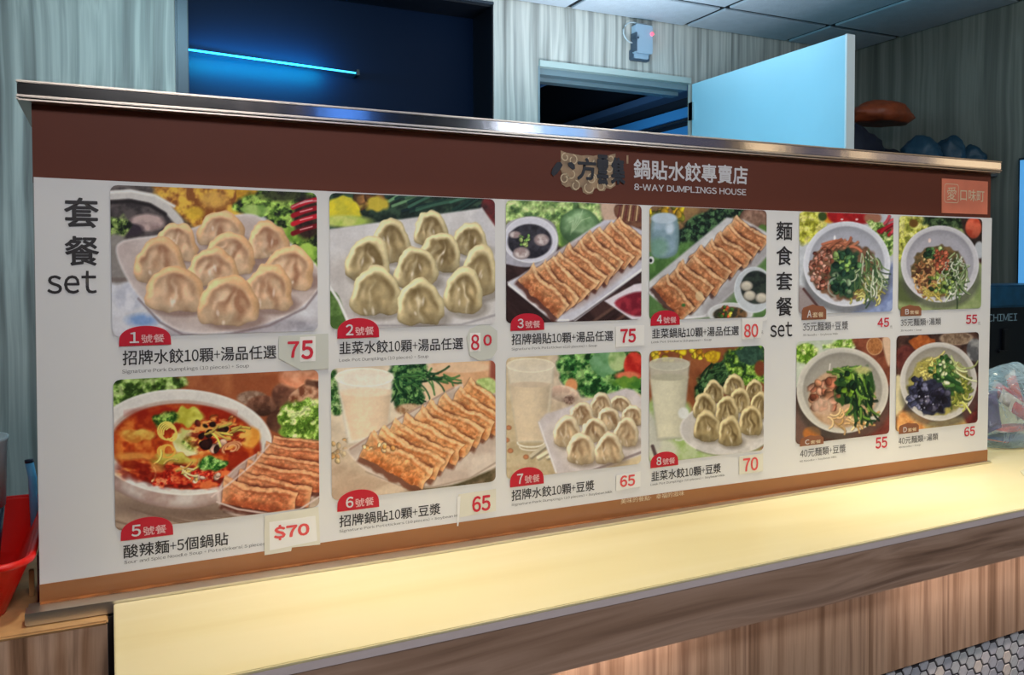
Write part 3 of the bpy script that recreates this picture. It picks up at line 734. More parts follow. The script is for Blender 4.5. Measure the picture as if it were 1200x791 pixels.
def paint_1(P):
    P.fill((196, 194, 200), (210, 210, 216), 60, 2)
    P.poly([(20, 20), (430, 20), (640, 140), (560, 230), (300, 260), (20, 260)], (120, 110, 108), (70, 64, 62), 50, 3, soft=10)
    i, m, d = P.polym([(215, 20), (580, 20), (585, 210), (340, 215), (300, 140)], 10, True, 8)
    P.put(i, m, P.mix3(i, (140, 84, 36), (196, 140, 62), (226, 184, 74), 34, 4))
    P.ell(385, 145, 40, 28, (222, 186, 60), soft=14, op=.8); P.ell(470, 90, 60, 36, (206, 158, 84), soft=18, op=.7)
    P.poly([(560, 40), (672, 40), (672, 128), (565, 125)], (214, 170, 44), (190, 140, 40), 30, 5, smooth=False)
    P.leaves([(560, 100), (690, 40), (900, 30), (930, 380), (860, 350), (780, 260), (680, 170), (570, 150)], ((26, 36, 20), (84, 118, 44), (160, 192, 92)), 26, 6)
    P.ell(760, 70, 90, 26, (40, 40, 26), soft=18, op=.8)
    P.ell(640, 135, 60, 26, (168, 196, 110), (110, 150, 70), soft=10, wob=10); P.ell(800, 240, 60, 30, (150, 184, 80), (100, 140, 50), soft=10, wob=10); P.ell(860, 310, 45, 40, (166, 200, 90), (110, 150, 56), soft=10, wob=10)
    P.ell(860, 165, 60, 90, (44, 18, 22), soft=16, op=.85)
    for y, c in ((95, (186, 24, 46)), (130, (160, 16, 36)), (165, (196, 30, 48)), (205, (120, 14, 26))):
        P.line([(800, y + 26), (850, y + 6), (925, y - 14)], 20, c, 6); P.line([(830, y + 10), (880, y - 3)], 5, (240, 190, 190), 4, .8)
    P.line([(795, 120), (850, 95), (925, 92)], 6, (210, 190, 190), 5, .7)
    P.poly([(20, 60), (180, 66), (330, 160), (370, 250), (60, 330), (20, 330)], (96, 88, 88), (60, 54, 56), 40, 7, soft=10)
    P.line([(30, 72), (110, 66), (200, 84), (270, 124), (318, 178), (342, 230)], 38, (204, 200, 196), 10); P.line([(30, 58), (120, 52), (220, 72), (300, 116)], 12, (232, 228, 222), 10)
    P.line([(36, 100), (120, 96), (200, 112), (262, 150)], 16, (40, 34, 36), 10)
    P.ell(185, 185, 75, 36, (190, 168, 164), (150, 128, 126), soft=12); P.ell(120, 215, 50, 26, (60, 50, 60), soft=12)
    P.leaves([(30, 165), (90, 160), (120, 200), (90, 240), (30, 245)], ((20, 30, 20), (90, 116, 56), (150, 170, 100)), 20, 9)
    P.poly([(20, 250), (100, 258), (110, 420), (20, 425)], (156, 150, 146), (140, 134, 130), 40, 2, soft=8)
    P.line([(20, 425), (110, 425)], 18, (112, 96, 92), 10, .6)
    P.ell(165, 595, 62, 26, (128, 158, 204), (170, 186, 214), soft=22); P.ell(110, 500, 60, 60, (214, 214, 222), (190, 192, 204), soft=24); P.ell(800, 620, 120, 24, (150, 152, 164), (200, 202, 212), soft=14)
    P.ell(520, 640, 380, 40, (150, 140, 146), soft=24, op=.6, ang=-5)
    P.poly([(56, 305), (70, 270), (130, 250), (300, 228), (430, 190), (560, 152), (640, 152), (690, 190), (800, 290), (895, 360), (918, 440), (850, 530), (700, 605), (500, 648), (340, 645), (240, 590), (140, 480), (80, 380)],
           (206, 194, 190), (188, 172, 168), 120, 11, edge=(222, 214, 212), ew=16, soft=5)
    P.poly([(110, 330), (300, 255), (640, 180), (850, 360), (850, 460), (650, 575), (480, 612), (330, 600), (200, 490)], (178, 158, 152), (196, 180, 174), 90, 12, soft=24, op=.8)
    P.line([(150, 505), (240, 604), (340, 658), (500, 662), (700, 618), (850, 544), (915, 460)], 9, (128, 112, 116), 8, .8)
    for k, (x, y, a, b, t) in enumerate([(500, 212, 205, 165, 4), (312, 262, 185, 160, 14), (690, 258, 180, 170, -6), (545, 308, 205, 170, 22), (238, 342, 220, 195, -4), (466, 372, 215, 175, 4), (792, 368, 215, 180, 24), (306, 462, 250, 205, 4), (700, 455, 205, 205, 8), (527, 512, 258, 218, 0)]):
        P.dumpling(x, y, a, b, PEACH, t, k)
def paint_2(P):
    P.fill((30, 44, 38), (60, 84, 66), 40, 2)
    P.strokes(470, 80, 260, 60, 26, 220, 12, [(36, 66, 58), (70, 110, 90), (110, 150, 110), (24, 44, 48)], -24, 10, .1, 5)
    P.blobs(190, 62, 90, 34, 10, 22, 40, [(140, 100, 60), (110, 74, 44), (170, 140, 70)], 6)
    P.ell(80, 100, 78, 62, (222, 206, 54), (196, 188, 60), soft=10, wob=10); P.ell(230, 75, 50, 34, (196, 176, 64), soft=12, wob=8); P.ell(90, 150, 110, 26, (168, 190, 90), (200, 206, 120), soft=14)
    P.ell(725, 110, 42, 80, (112, 44, 44), (70, 40, 40), soft=12)
    P.poly([(10, 186), (690, 92), (800, 240), (800, 640), (10, 640)], (212, 210, 212), (200, 197, 198), 120, 3, smooth=False, soft=5)
    P.poly([(690, 92), (745, 190), (790, 260), (760, 300), (640, 130)], (196, 194, 198), smooth=False, soft=6)
    P.poly([(10, 320), (90, 290), (600, 200), (760, 330), (740, 540), (600, 585), (130, 590), (10, 430)], (188, 182, 180), (204, 200, 198), 90, 5, soft=26)
    P.poly([(10, 470), (60, 480), (92, 620), (10, 640)], (76, 104, 54), (110, 140, 80), 30, 6)
    P.line([(14, 430), (60, 500), (106, 606)], 12, (226, 224, 224), 6); P.line([(100, 612), (600, 606), (760, 560)], 10, (150, 146, 150), 8, .8)
    for k, (x, y, a, b, t) in enumerate([(465, 182, 150, 165, 0), (288, 232, 165, 205, -6), (640, 228, 160, 150, 10), (510, 285, 185, 180, 16), (192, 318, 205, 215, 8), (678, 368, 160, 240, 6), (400, 352, 190, 190, 0), (222, 455, 225, 225, 2), (610, 452, 175, 220, 6), (420, 505, 215, 215, 0)]):
        P.dumpling(x, y, a, b, OLIVE, t, k + 20)
def paint_3(P):
    P.fill((74, 52, 50), (52, 36, 36), 40, 2, 40, 4)
    P.strokes(560, 560, 260, 120, 10, 240, 14, [(110, 82, 74), (92, 66, 58), (60, 42, 42)], -34, 4, .02, 8)
    P.leaves([(0, 20), (460, 20), (480, 150), (330, 210), (240, 130), (0, 130)], ((84, 116, 70), (136, 168, 98), (186, 206, 140)), 34, 4)
    P.ell(300, 190, 40, 60, (160, 190, 100), (110, 150, 70), soft=12)
    P.poly([(490, 30), (600, 30), (590, 120), (510, 130)], (198, 170, 150), soft=8)
    P.ell(385, 150, 98, 88, (146, 176, 136), (104, 138, 96), sc_=50, soft=8, dy=.2, edge=(70, 100, 66), ew=.3)
    for a in (-60, -30, 0, 35): P.line([(340, 190), (380 + a * .4, 120), (400 + a * 1.1, 70 + abs(a))], 4, (186, 208, 168), 5, .7)
    P.ell(350, 215, 55, 40, (64, 92, 62), soft=18, op=.7)
    P.poly([(570, 40), (700, 40), (700, 180), (640, 150), (560, 100)], (120, 84, 64), (96, 60, 50), 20, 5)
    for k in range(7): P.line([(584 + k * 17, 44), (570 + k * 18, 120)], 7, (200, 170, 130) if k % 2 else (104, 50, 48), 4)
    # soup bowl
    P.poly([(10, 200), (40, 130), (150, 100), (250, 130), (282, 210), (262, 290), (200, 335), (120, 348), (40, 335), (10, 320)], (176, 174, 186), (150, 148, 160), 60, 6)
    P.ell(145, 215, 134, 112, (206, 206, 218), soft=6, edge=(224, 224, 232), ew=.08); P.ell(142, 222, 108, 84, (66, 64, 74), (40, 38, 46), sc_=30, soft=8)
    for x, y, a, b in ((70, 190, 30, 18), (200, 215, 38, 30), (102, 280, 42, 30)): P.ell(x, y, a, b, (206, 196, 196), (160, 140, 140), sc_=20, soft=7, edge=(130, 116, 118), ew=.4)
    P.blobs(118, 215, 36, 26, 14, 6, 12, [(120, 160, 84), (170, 190, 120)], 4)
    # sauce
    P.poly([(505, 512), (650, 432), (720, 420), (720, 600), (640, 604)], (214, 208, 216), smooth=False); P.poly([(555, 522), (645, 472), (720, 480), (720, 570), (640, 584)], (158, 52, 66), (120, 34, 50), 26, 7, soft=6)
    # plate
    P.poly([(32, 420), (90, 392), (505, 118), (560, 118), (720, 180), (720, 340), (355, 606), (290, 622), (240, 600), (40, 440)], (208, 208, 218), (192, 190, 202), 80, 8, smooth=False, soft=5)
    P.line([(40, 432), (150, 520), (262, 604), (330, 606)], 9, (232, 232, 238), 5); P.line([(360, 606), (700, 352)], 14, (226, 226, 234), 6)
    P.line([(50, 456), (250, 618), (340, 620), (720, 350)], 8, (40, 28, 32), 8, .6)
    P.poly([(110, 420), (520, 150), (700, 240), (690, 300), (320, 560)], (150, 118, 104), soft=20, op=.7)
    P.row((118, 392), (550, 128), (318, 560), (712, 268), 10, 96, FRY3, 40)
def paint_4(P):
    P.fill((104, 138, 84), (84, 118, 70), 60, 2)
    P.poly([(20, 20), (700, 20), (700, 200), (440, 110), (200, 240), (20, 260)], (120, 92, 66), (150, 120, 80), 40, 3)
    P.leaves([(190, 170), (330, 60), (540, 30), (540, 90), (430, 120), (260, 270), (190, 290)], ((16, 30, 26), (36, 62, 46), (76, 108, 72)), 18, 4, con=1.4)
    P.blobs(150, 75, 130, 40, 22, 14, 28, [(216, 184, 40), (190, 150, 30), (160, 130, 40), (110, 110, 40)], 5)
    P.poly([(180, 240), (280, 230), (120, 420), (30, 430), (30, 330)], (96, 136, 76), (70, 104, 56), 40, 5, soft=12)
    P.ell(595, 112, 82, 78, (150, 120, 104), (110, 84, 72), sc_=30, soft=8, dy=.3, edge=(84, 62, 54), ew=.3); P.ell(640, 160, 26, 30, (84, 116, 56), soft=10)
    P.poly([(52, 100), (110, 70), (190, 100), (194, 260), (150, 305), (80, 306), (50, 270)], (150, 172, 190), (120, 146, 160), 60, 6, soft=6, edge=(104, 130, 130), ew=26)
    P.ell(118, 96, 68, 28, (176, 192, 206), soft=7); P.ell(150, 150, 20, 30, (200, 214, 228), soft=16, op=.8); P.ell(90, 250, 50, 50, (104, 150, 110), soft=30, op=.5)
    P.ell(50, 318, 16, 20, (206, 208, 210), soft=5); P.ell(48, 320, 8, 10, (30, 30, 34), soft=4)
    P.poly([(28, 440), (450, 92), (540, 104), (700, 190), (700, 260), (350, 620), (220, 640), (28, 490)], (202, 202, 204), (184, 184, 188), 80, 8, smooth=False, soft=6)
    P.line([(30, 478), (130, 560), (214, 626), (330, 614), (500, 470)], 9, (222, 222, 226), 6); P.poly([(330, 560), (480, 420), (660, 230), (700, 240), (400, 600)], (150, 146, 150), soft=16, op=.7)
    # bowls
    P.ell(470, 600, 120, 58, (196, 198, 200), soft=6, edge=(220, 222, 224), ew=.12); P.ell(468, 606, 90, 42, (128, 96, 66), (60, 60, 50), sc_=20, soft=6); P.blobs(450, 590, 50, 26, 16, 8, 16, [(150, 170, 60), (200, 190, 80), (190, 90, 60), (70, 100, 50)], 4)
    P.ell(595, 475, 106, 122, (190, 196, 202), soft=6, edge=(214, 220, 226), ew=.08); P.ell(606, 462, 82, 88, (56, 66, 60), (36, 42, 44), sc_=26, soft=8)
    for x, y in ((555, 455), (572, 506), (634, 518)): P.ell(x, y, 34, 28, (196, 190, 176), soft=7, edge=(130, 124, 114), ew=.4, dy=.15)
    P.row((84, 440), (478, 128), (258, 590), (660, 240), 9, 100, FRY4, 60)
    P.ell(222, 556, 10, 9, (60, 110, 60), soft=6); P.ell(306, 508, 22, 26, (214, 190, 150), soft=8, op=.8)
def paint_5(P):
    P.fill((190, 170, 152), (168, 146, 128), 60, 2, 10, 4)
    P.strokes(200, 590, 300, 60, 10, 240, 5, [(150, 128, 112), (206, 188, 170), (140, 116, 100)], 8, 8, .1, 5)
    P.poly([(20, 10), (860, 0), (860, 300), (20, 300)], (172, 106, 70), (150, 84, 54), 90, 3, smooth=False)
    P.leaves([(30, 40), (300, 40), (310, 80), (240, 100), (120, 130), (30, 170)], ((50, 74, 30), (104, 138, 60), (168, 190, 120)), 26, 4)
    P.ell(575, 120, 58, 28, (166, 140, 122), (130, 102, 86), sc_=20, soft=8); P.ell(618, 150, 66, 40, (120, 84, 68), (88, 58, 46), sc_=20, soft=8, dy=.3); P.ell(690, 210, 60, 46, (104, 70, 56), (78, 50, 40), soft=8); P.ell(700, 110, 50, 50, (142, 98, 78), (96, 62, 50), soft=10, dy=.2)
    P.ell(770, 40, 90, 44, (196, 128, 96), (220, 160, 128), soft=12, dy=-.2); P.poly([(720, 110), (790, 60), (860, 50), (860, 140), (740, 140)], (206, 162, 132), (120, 70, 50), 30, 5)
    P.line([(790, 60), (840, 70), (860, 120)], 22, (70, 44, 36), 10, .7)
    P.ell(760, 215, 84, 82, (150, 182, 84), (110, 146, 54), soft=12, wob=16)
    P.leaves([(680, 190), (720, 140), (800, 120), (870, 130), (870, 300), (760, 300), (700, 270)], ((84, 120, 40), (146, 180, 80), (206, 224, 150)), 18, 26, 6, 12)
    P.ell(320, 540, 320, 40, (120, 100, 90), soft=28, op=.7); P.ell(480, 575, 260, 26, (110, 88, 78), soft=24, op=.6)
    # bowl
    P.poly([(20, 440), (60, 480), (160, 525), (300, 548), (420, 530), (520, 480), (600, 400), (640, 300), (300, 300)], (206, 196, 190), (176, 150, 142), 60, 6, edge=(150, 124, 116), ew=30)
    P.ell(308, 290, 346, 204, (218, 214, 208), ang=2, soft=5, edge=(232, 228, 222), ew=.05)
    P.ell(316, 300, 298, 172, (192, 172, 160), ang=3, soft=8)
    P.ell(320, 306, 288, 164, (178, 62, 26), (206, 96, 40), ang=3, sc_=70, seed=4, soft=8, edge=(140, 36, 18), ew=.16)
    i, m, A, B, r = P.ellm(320, 306, 280, 158, 3, 20); P.put(i, m * .75, P.mix3(i, (140, 36, 20), (190, 76, 32), (222, 134, 62), 44, 9))
    P.ell(300, 180, 180, 24, (150, 36, 22), soft=20, op=.8)
    P.ell(138, 262, 62, 26, (220, 184, 92), (196, 120, 50), soft=8, wob=8); P.ell(120, 345, 70, 16, (222, 160, 80), soft=12, op=.8); P.ell(560, 270, 50, 40, (222, 150, 64), (232, 180, 90), soft=14, wob=10); P.ell(330, 192, 62, 36, (206, 204, 96), (176, 170, 60), soft=8, wob=10)
    P.blobs(470, 230, 90, 46, 8, 14, 26, [(196, 100, 50), (214, 150, 90)], 5)
    P.ell(325, 290, 60, 50, (226, 222, 176), (196, 196, 120), soft=9, wob=10); P.ell(270, 370, 84, 36, (204, 196, 96), (170, 150, 60), soft=9, wob=10)
    P.leaves([(190, 200), (270, 170), (290, 200), (230, 245)], ((40, 76, 30), (90, 130, 50), (150, 180, 90)), 14, 6, 6, 6); P.leaves([(310, 290), (360, 250), (400, 290), (350, 320)], ((90, 120, 40), (140, 170, 70), (200, 210, 130)), 14, 7, 6, 6)
    i, m, A, B, r = P.ellm(440, 270, 110, 72, 0, 16, 2.0, 14); P.put(i, m * .85, P.mix3(i, (120, 24, 18), (196, 70, 36), (230, 176, 96), 18, 16, 1.3, -10, 1.8))
    i, m, A, B, r = P.ellm(330, 420, 220, 48, 2, 16, 2.0, 10); P.put(i, m * .9, P.mix3(i, (96, 20, 16), (190, 36, 26), (226, 120, 70), 22, 12, 1.2, 0, 1.6))
    P.leaves([(180, 410), (250, 395), (270, 440), (200, 455)], ((150, 24, 18), (204, 44, 28), (232, 130, 90)), 14, 22, 5, 8); P.leaves([(340, 400), (430, 395), (450, 425), (360, 440)], ((140, 20, 18), (200, 36, 28), (230, 120, 80)), 14, 24, 5, 8)
    P.blobs(400, 240, 80, 30, 8, 12, 20, [(60, 26, 24), (36, 20, 20), (90, 36, 30)], 4); P.blobs(430, 300, 50, 24, 7, 12, 22, [(50, 26, 24), (230, 190, 170), (214, 200, 170)], 4); P.blobs(355, 420, 120, 26, 8, 9, 18, [(226, 190, 170), (230, 200, 120)], 4)
    P.strokes(440, 250, 70, 20, 9, 60, 7, [(226, 206, 100), (206, 180, 90)], 10, 40, .5, 3)
    for k in range(6): P.arc(246 + k * 4, 246 + k * 3, 34 - k * 3, 34 - k * 2, 20 + k * 50, 300 + k * 40, 6, (232, 204, 104), 3)
    for k in range(5): P.arc(245 + k * 2, 325, 34 - k * 4, 24, -30 + k * 40, 230 + k * 30, 6, (222, 176, 80), 3)
    for k in range(6): P.arc(498, 312, 42 - k * 5, 22 - k * 2, 140 + k * 20, 330 + k * 30, 6, (222, 172, 128) if k % 2 else (180, 96, 60), 4, rot=-18)
    P.strokes(270, 390, 90, 30, 10, 60, 6, [(226, 200, 110), (214, 170, 90), (240, 226, 170)], 10, 60, .8, 3)
    P.leaves([(368, 372), (400, 345), (470, 360), (480, 384), (430, 402), (378, 396)], ((36, 90, 36), (84, 140, 60), (150, 190, 110)), 12, 9, 5, 6)
    i, m, A, B, r = P.ellm(150, 400, 100, 40, 4, 18, 2.0, 10); P.put(i, m * .8, P.mix3(i, (130, 30, 18), (190, 70, 34), (222, 150, 80), 26, 15, 1.1, 10, 2))
    # gyoza dish
    P.ell(680, 430, 252, 124, (196, 172, 164), (176, 146, 136), ang=-22, soft=6, edge=(222, 206, 200), ew=.06)
    P.ell(686, 436, 226, 104, (120, 62, 48), (150, 84, 64), ang=-22, soft=16)
    for k, (A, B, w_) in enumerate([((655, 292), (870, 312), 46), ((625, 325), (870, 352), 54), ((590, 362), (870, 404), 62), ((550, 402), (860, 452), 70), ((520, 440), (800, 505), 78), ((462, 482), (745, 530), 92)]): P.gyoza(A, B, w_, FRY5, 80 + k * 3, .08)
    P.line([(640, 300), (580, 372), (500, 440), (420, 500)], 6, (222, 206, 200), 6, .8)
    P.line([(440, 520), (520, 548), (640, 566), (760, 548), (850, 490)], 7, (214, 196, 190), 5, .9); P.line([(470, 556), (640, 580), (800, 548)], 9, (60, 36, 30), 10, .5)
def paint_6(P):
    P.fill((218, 204, 184), (204, 188, 166), 70, 2)
    P.poly([(20, 440), (300, 520), (760, 380), (800, 640), (20, 640)], (206, 186, 164), (184, 160, 138), 60, 3, soft=30, ang=-20, an=3)
    P.poly([(400, 560), (800, 430), (800, 600), (420, 640)], (120, 104, 84), (80, 72, 50), 40, 4, soft=24)
    P.ell(560, 110, 170, 100, (222, 196, 164), soft=16); P.poly([(470, 20), (735, 10), (722, 140), (520, 150)], (206, 160, 122), (222, 180, 142), 80, 5, soft=8, smooth=False); P.ell(600, 40, 132, 24, (222, 190, 158), soft=8)
    P.poly([(728, 0), (790, 0), (790, 110), (722, 90)], (150, 84, 70), soft=8, smooth=False)
    P.leaves([(295, 20), (440, 20), (450, 70), (420, 130), (430, 200), (360, 220), (300, 200)], ((20, 52, 34), (46, 88, 54), (110, 150, 90)), 16, 6, con=1.3)
    P.strokes(420, 80, 110, 30, 34, 80, 6, [(46, 90, 56), (80, 126, 72), (30, 66, 44)], 15, 30, .4, 4); P.strokes(360, 140, 60, 70, 24, 50, 6, [(46, 90, 56), (96, 140, 80), (24, 56, 38)], 80, 60, .4, 4)
    P.leaves([(20, 60), (60, 70), (80, 220), (20, 230)], ((40, 80, 40), (90, 130, 70), (170, 196, 140)), 16, 7)
    P.ell(370, 225, 60, 26, (196, 170, 140), (150, 110, 80), sc_=16, soft=10)
    P.ell(700, 130, 56, 40, (190, 206, 140), (160, 184, 110), sc_=18, soft=8, wob=8)
    P.blobs(75, 410, 54, 60, 14, 9, 15, [(206, 168, 110), (180, 136, 84), (226, 200, 150)], 4)
    P.ell(210, 400, 170, 60, (196, 176, 152), soft=30, op=.7)
    P.glass([(45, 75), (300, 66), (276, 350), (100, 380)], (172, 84, 128, 40), [(66, 150), (292, 140), (272, 330), (116, 362)], None, (226, 202, 174), (228, 220, 206))
    P.ell(178, 150, 112, 20, (230, 212, 188), soft=8)
    P.poly([(96, 410), (130, 382), (560, 132), (620, 138), (800, 200), (800, 430), (640, 528), (500, 566), (340, 560), (200, 506)], (206, 192, 180), (190, 172, 160), 80, 8, soft=6, edge=(226, 214, 206), ew=10)
    P.line([(110, 400), (330, 262), (565, 130)], 9, (170, 140, 126), 5, .8); P.line([(180, 500), (330, 560), (480, 566), (640, 526), (800, 430)], 7, (160, 140, 126), 6, .8)
    P.row((176, 392), (612, 138), (462, 532), (812, 262), 9, 110, FRY6, 90)
    P.blobs(230, 396, 70, 16, 9, 8, 14, [(240, 206, 160), (222, 160, 96)], 4)
def paint_7(P):
    P.fill((212, 196, 164), (196, 178, 146), 60, 2)
    P.poly([(20, 440), (200, 440), (330, 620), (20, 620)], (196, 180, 150), (178, 160, 128), 40, 3, soft=16)
    P.poly([(250, 30), (330, 30), (420, 230), (330, 300), (250, 290), (230, 200)], (190, 172, 150), (212, 196, 176), 40, 4, soft=16)
    P.leaves([(280, 60), (340, 10), (700, 10), (710, 210), (600, 200), (430, 235), (370, 200), (300, 150)], ((24, 62, 32), (62, 116, 58), (140, 180, 110)), 26, 5, con=1.2)
    P.ell(500, 70, 60, 60, (120, 166, 124), (96, 144, 96), soft=10, wob=10); P.ell(570, 50, 46, 56, (176, 196, 140), (130, 166, 100), soft=10); P.ell(650, 80, 50, 70, (206, 70, 56), (170, 40, 36), soft=8); P.ell(620, 128, 60, 22, (214, 120, 90), soft=10)
    P.ell(620, 160, 80, 26, (110, 150, 60), (70, 120, 50), soft=10, wob=10); P.ell(345, 175, 30, 36, (214, 150, 104), soft=10)
    P.ell(310, 215, 74, 40, (184, 158, 142), (206, 184, 166), sc_=24, soft=8, dy=.2, ang=10); P.ell(335, 245, 26, 22, (110, 86, 76), (160, 136, 124), sc_=10, soft=8)
    P.ell(160, 480, 110, 26, (176, 160, 130), soft=20, op=.7)
    P.glass([(28, 80), (262, 80), (226, 450), (82, 450)], (146, 76, 116, 34), [(44, 172), (244, 168), (214, 440), (84, 446)], None, (212, 194, 168), (216, 206, 188))
    P.ell(145, 170, 100, 14, (204, 186, 164), soft=6); P.arc(148, 452, 66, 22, 0, 180, 8, (226, 220, 206), 4); P.arc(148, 472, 56, 18, 0, 180, 6, (222, 214, 198), 4)
    for x, y in ((48, 492), (124, 522), (40, 380), (30, 440)): P.ell(x, y, 14, 12, (190, 130, 96), soft=5, edge=(150, 100, 70), ew=.5)
    P.strokes(180, 520, 70, 20, 4, 120, 16, [(226, 214, 188)], -35, 5, .05, 6)
    P.poly([(182, 352), (220, 312), (610, 188), (650, 196), (720, 270), (720, 500), (470, 590), (300, 620), (270, 600), (196, 400)], (206, 198, 200), (190, 180, 180), 80, 8, smooth=False, soft=6)
    P.poly([(235, 370), (600, 230), (720, 330), (700, 480), (450, 560), (330, 560)], (214, 206, 204), (196, 186, 182), 60, 9, soft=20)
    P.line([(440, 592), (720, 486)], 12, (120, 104, 106), 6, .7); P.line([(188, 356), (270, 596)], 8, (226, 220, 222), 6)
    for k, (x, y, a, b, t) in enumerate([(585, 262, 110, 80, 10), (490, 265, 110, 130, 0), (395, 310, 125, 115, 0), (645, 318, 110, 100, 10), (528, 335, 125, 120, 0), (325, 395, 135, 165, 0), (458, 392, 135, 120, 0), (612, 400, 130, 145, 8), (392, 482, 140, 160, 4), (528, 480, 140, 160, 0)]):
        P.dumpling(x, y, a, b, TAN, t, k + 40)
def paint_8(P):
    P.fill((150, 92, 60), (124, 72, 46), 50, 2, 60, 3)
    P.blobs(190, 70, 170, 36, 30, 12, 26, [(206, 176, 44), (180, 130, 40), (150, 110, 40), (222, 196, 60)], 5)
    P.leaves([(290, 200), (400, 100), (470, 90), (470, 200), (330, 290), (280, 300)], ((18, 40, 26), (44, 78, 48), (90, 126, 80)), 16, 4); P.strokes(360, 200, 60, 60, 22, 70, 7, [(30, 62, 40), (70, 104, 64), (20, 44, 30)], -40, 30, .3, 4)
    P.leaves([(440, 60), (520, 20), (640, 20), (640, 200), (520, 220), (440, 160)], ((40, 70, 40), (96, 136, 46), (150, 184, 90)), 20, 5); P.ell(560, 70, 70, 52, (62, 92, 76), (44, 70, 60), sc_=14, soft=12, wob=12); P.ell(610, 140, 30, 40, (120, 66, 46), soft=12); P.ell(365, 80, 40, 34, (206, 176, 40), (180, 140, 40), sc_=12, soft=8, wob=8)
    P.poly([(20, 320), (240, 320), (270, 480), (420, 560), (640, 560), (640, 640), (20, 640)], (178, 192, 150), (150, 176, 108), 50, 6, soft=14)
    P.ell(100, 560, 90, 60, (196, 198, 180), soft=24); P.poly([(20, 380), (60, 380), (100, 540), (20, 560)], (190, 190, 180), soft=14)
    P.glass([(34, 110), (248, 104), (212, 500), (80, 512)], (142, 118, 104, 34), [(44, 190), (236, 184), (206, 488), (84, 496)], None, (204, 200, 178), (186, 184, 170))
    P.ell(140, 186, 96, 18, (176, 172, 152), soft=6); P.arc(190, 470, 40, 40, -30, 110, 10, (206, 206, 200), 6, .8)
    P.line([(56, 540), (76, 600)], 18, (60, 40, 44), 8, .8)
    P.ell(436, 452, 240, 136, (206, 202, 200), (190, 186, 184), soft=6, edge=(222, 218, 216), ew=.06); P.ell(440, 440, 200, 106, (188, 182, 178), soft=22, op=.7); P.arc(436, 456, 236, 134, 20, 130, 8, (120, 124, 100), 8, .7)
    P.ell(215, 370, 28, 30, (214, 216, 214), soft=10)
    for k, (x, y, a, b, t) in enumerate([(475, 225, 110, 120, 0), (580, 245, 90, 105, 8), (370, 258, 110, 120, 0), (505, 305, 115, 130, 4), (602, 330, 90, 150, 6), (322, 330, 120, 145, 0), (440, 352, 120, 145, 0), (562, 405, 120, 160, 4), (335, 432, 140, 165, 2), (455, 460, 125, 165, 0)]):
        P.dumpling(x, y, a, b, OLIVE2, t, k + 60)
def bowl(P, cx, cy, rx, ry, rim, ins, k=.86, off=(0, -6)):
    P.ell(cx + 6, cy + ry * .35, rx * 1.02, ry * .82, tuple(np.array(rim) * .38), soft=24, op=.6)
    P.ell(cx, cy, rx, ry, tuple(np.array(rim) * .93), soft=5, edge=rim, ew=.07)
    P.ell(cx + off[0], cy + off[1], rx * k, ry * k, ins, soft=10, edge=tuple(np.array(ins) * .9), ew=.2, dy=-.08)
def paint_A(P):
    P.fill((196, 200, 206), (180, 184, 192), 60, 2)
    P.leaves([(190, 40), (350, 40), (330, 160), (250, 230), (190, 220)], ((150, 150, 50), (196, 198, 84), (214, 206, 120)), 30, 3); P.ell(370, 70, 40, 40, (214, 150, 50), soft=12); P.ell(330, 70, 26, 26, (60, 80, 40), soft=10)
    P.poly([(370, 40), (600, 40), (590, 110), (400, 110)], (184, 40, 44), (150, 28, 34), 40, 4, soft=8); P.ell(620, 80, 50, 36, (160, 110, 90), soft=12); P.leaves([(600, 90), (750, 150), (750, 290), (700, 280), (620, 150)], ((60, 90, 40), (150, 180, 100), (196, 206, 150)), 22, 5)
    P.strokes(690, 140, 50, 50, 9, 70, 14, [(190, 36, 56), (210, 90, 100), (150, 24, 40)], -40, 20, .2, 5); P.ell(442, 88, 8, 5, (240, 210, 210), soft=4); P.ell(528, 88, 8, 5, (240, 210, 210), soft=4)
    P.poly([(560, 560), (760, 330), (760, 660), (500, 660)], (150, 164, 200), (120, 134, 176), 40, 6, soft=16)
    P.poly([(190, 480), (260, 520), (340, 640), (190, 640)], (150, 140, 140), soft=12); P.line([(220, 490), (285, 570), (340, 640)], 14, (90, 56, 54), 6)
    bowl(P, 470, 345, 252, 246, (216, 218, 228), (176, 178, 190))
    P.ell(400, 195, 6, 14, (236, 236, 244), soft=6)
    P.ell(462, 385, 204, 172, (130, 96, 76), (96, 76, 60), ang=8, sc_=24, soft=14, wob=14)
    P.strokes(400, 240, 90, 26, 12, 70, 13, [(196, 130, 100), (180, 110, 84)], -20, 30, .4, 5)
    P.blobs(335, 370, 78, 120, 90, 9, 17, [(170, 110, 92), (190, 134, 116), (140, 84, 66), (208, 160, 144), (110, 60, 48)], 4)
    P.strokes(540, 500, 90, 60, 34, 80, 8, [(176, 170, 96), (206, 200, 130), (120, 124, 60), (150, 140, 70)], -10, 60, 1.2, 4)
    P.ell(470, 400, 92, 140, (40, 70, 54), (62, 92, 66), sc_=18, soft=14, wob=20)
    P.strokes(590, 370, 76, 120, 70, 90, 6, [(190, 198, 172), (156, 172, 130), (214, 218, 200), (84, 112, 70), (60, 86, 60), (110, 134, 86)], 75, 40, .7, 4)
    P.blobs(470, 330, 80, 70, 34, 10, 22, [(50, 84, 62), (90, 130, 84), (134, 166, 90), (28, 50, 44), (150, 180, 110)], 4); P.blobs(440, 460, 64, 80, 30, 10, 22, [(36, 64, 54), (24, 44, 40), (70, 104, 70), (130, 150, 120)], 4)
    P.arc(410, 480, 48, 52, 100, 260, 10, (150, 160, 150), 5, .8)
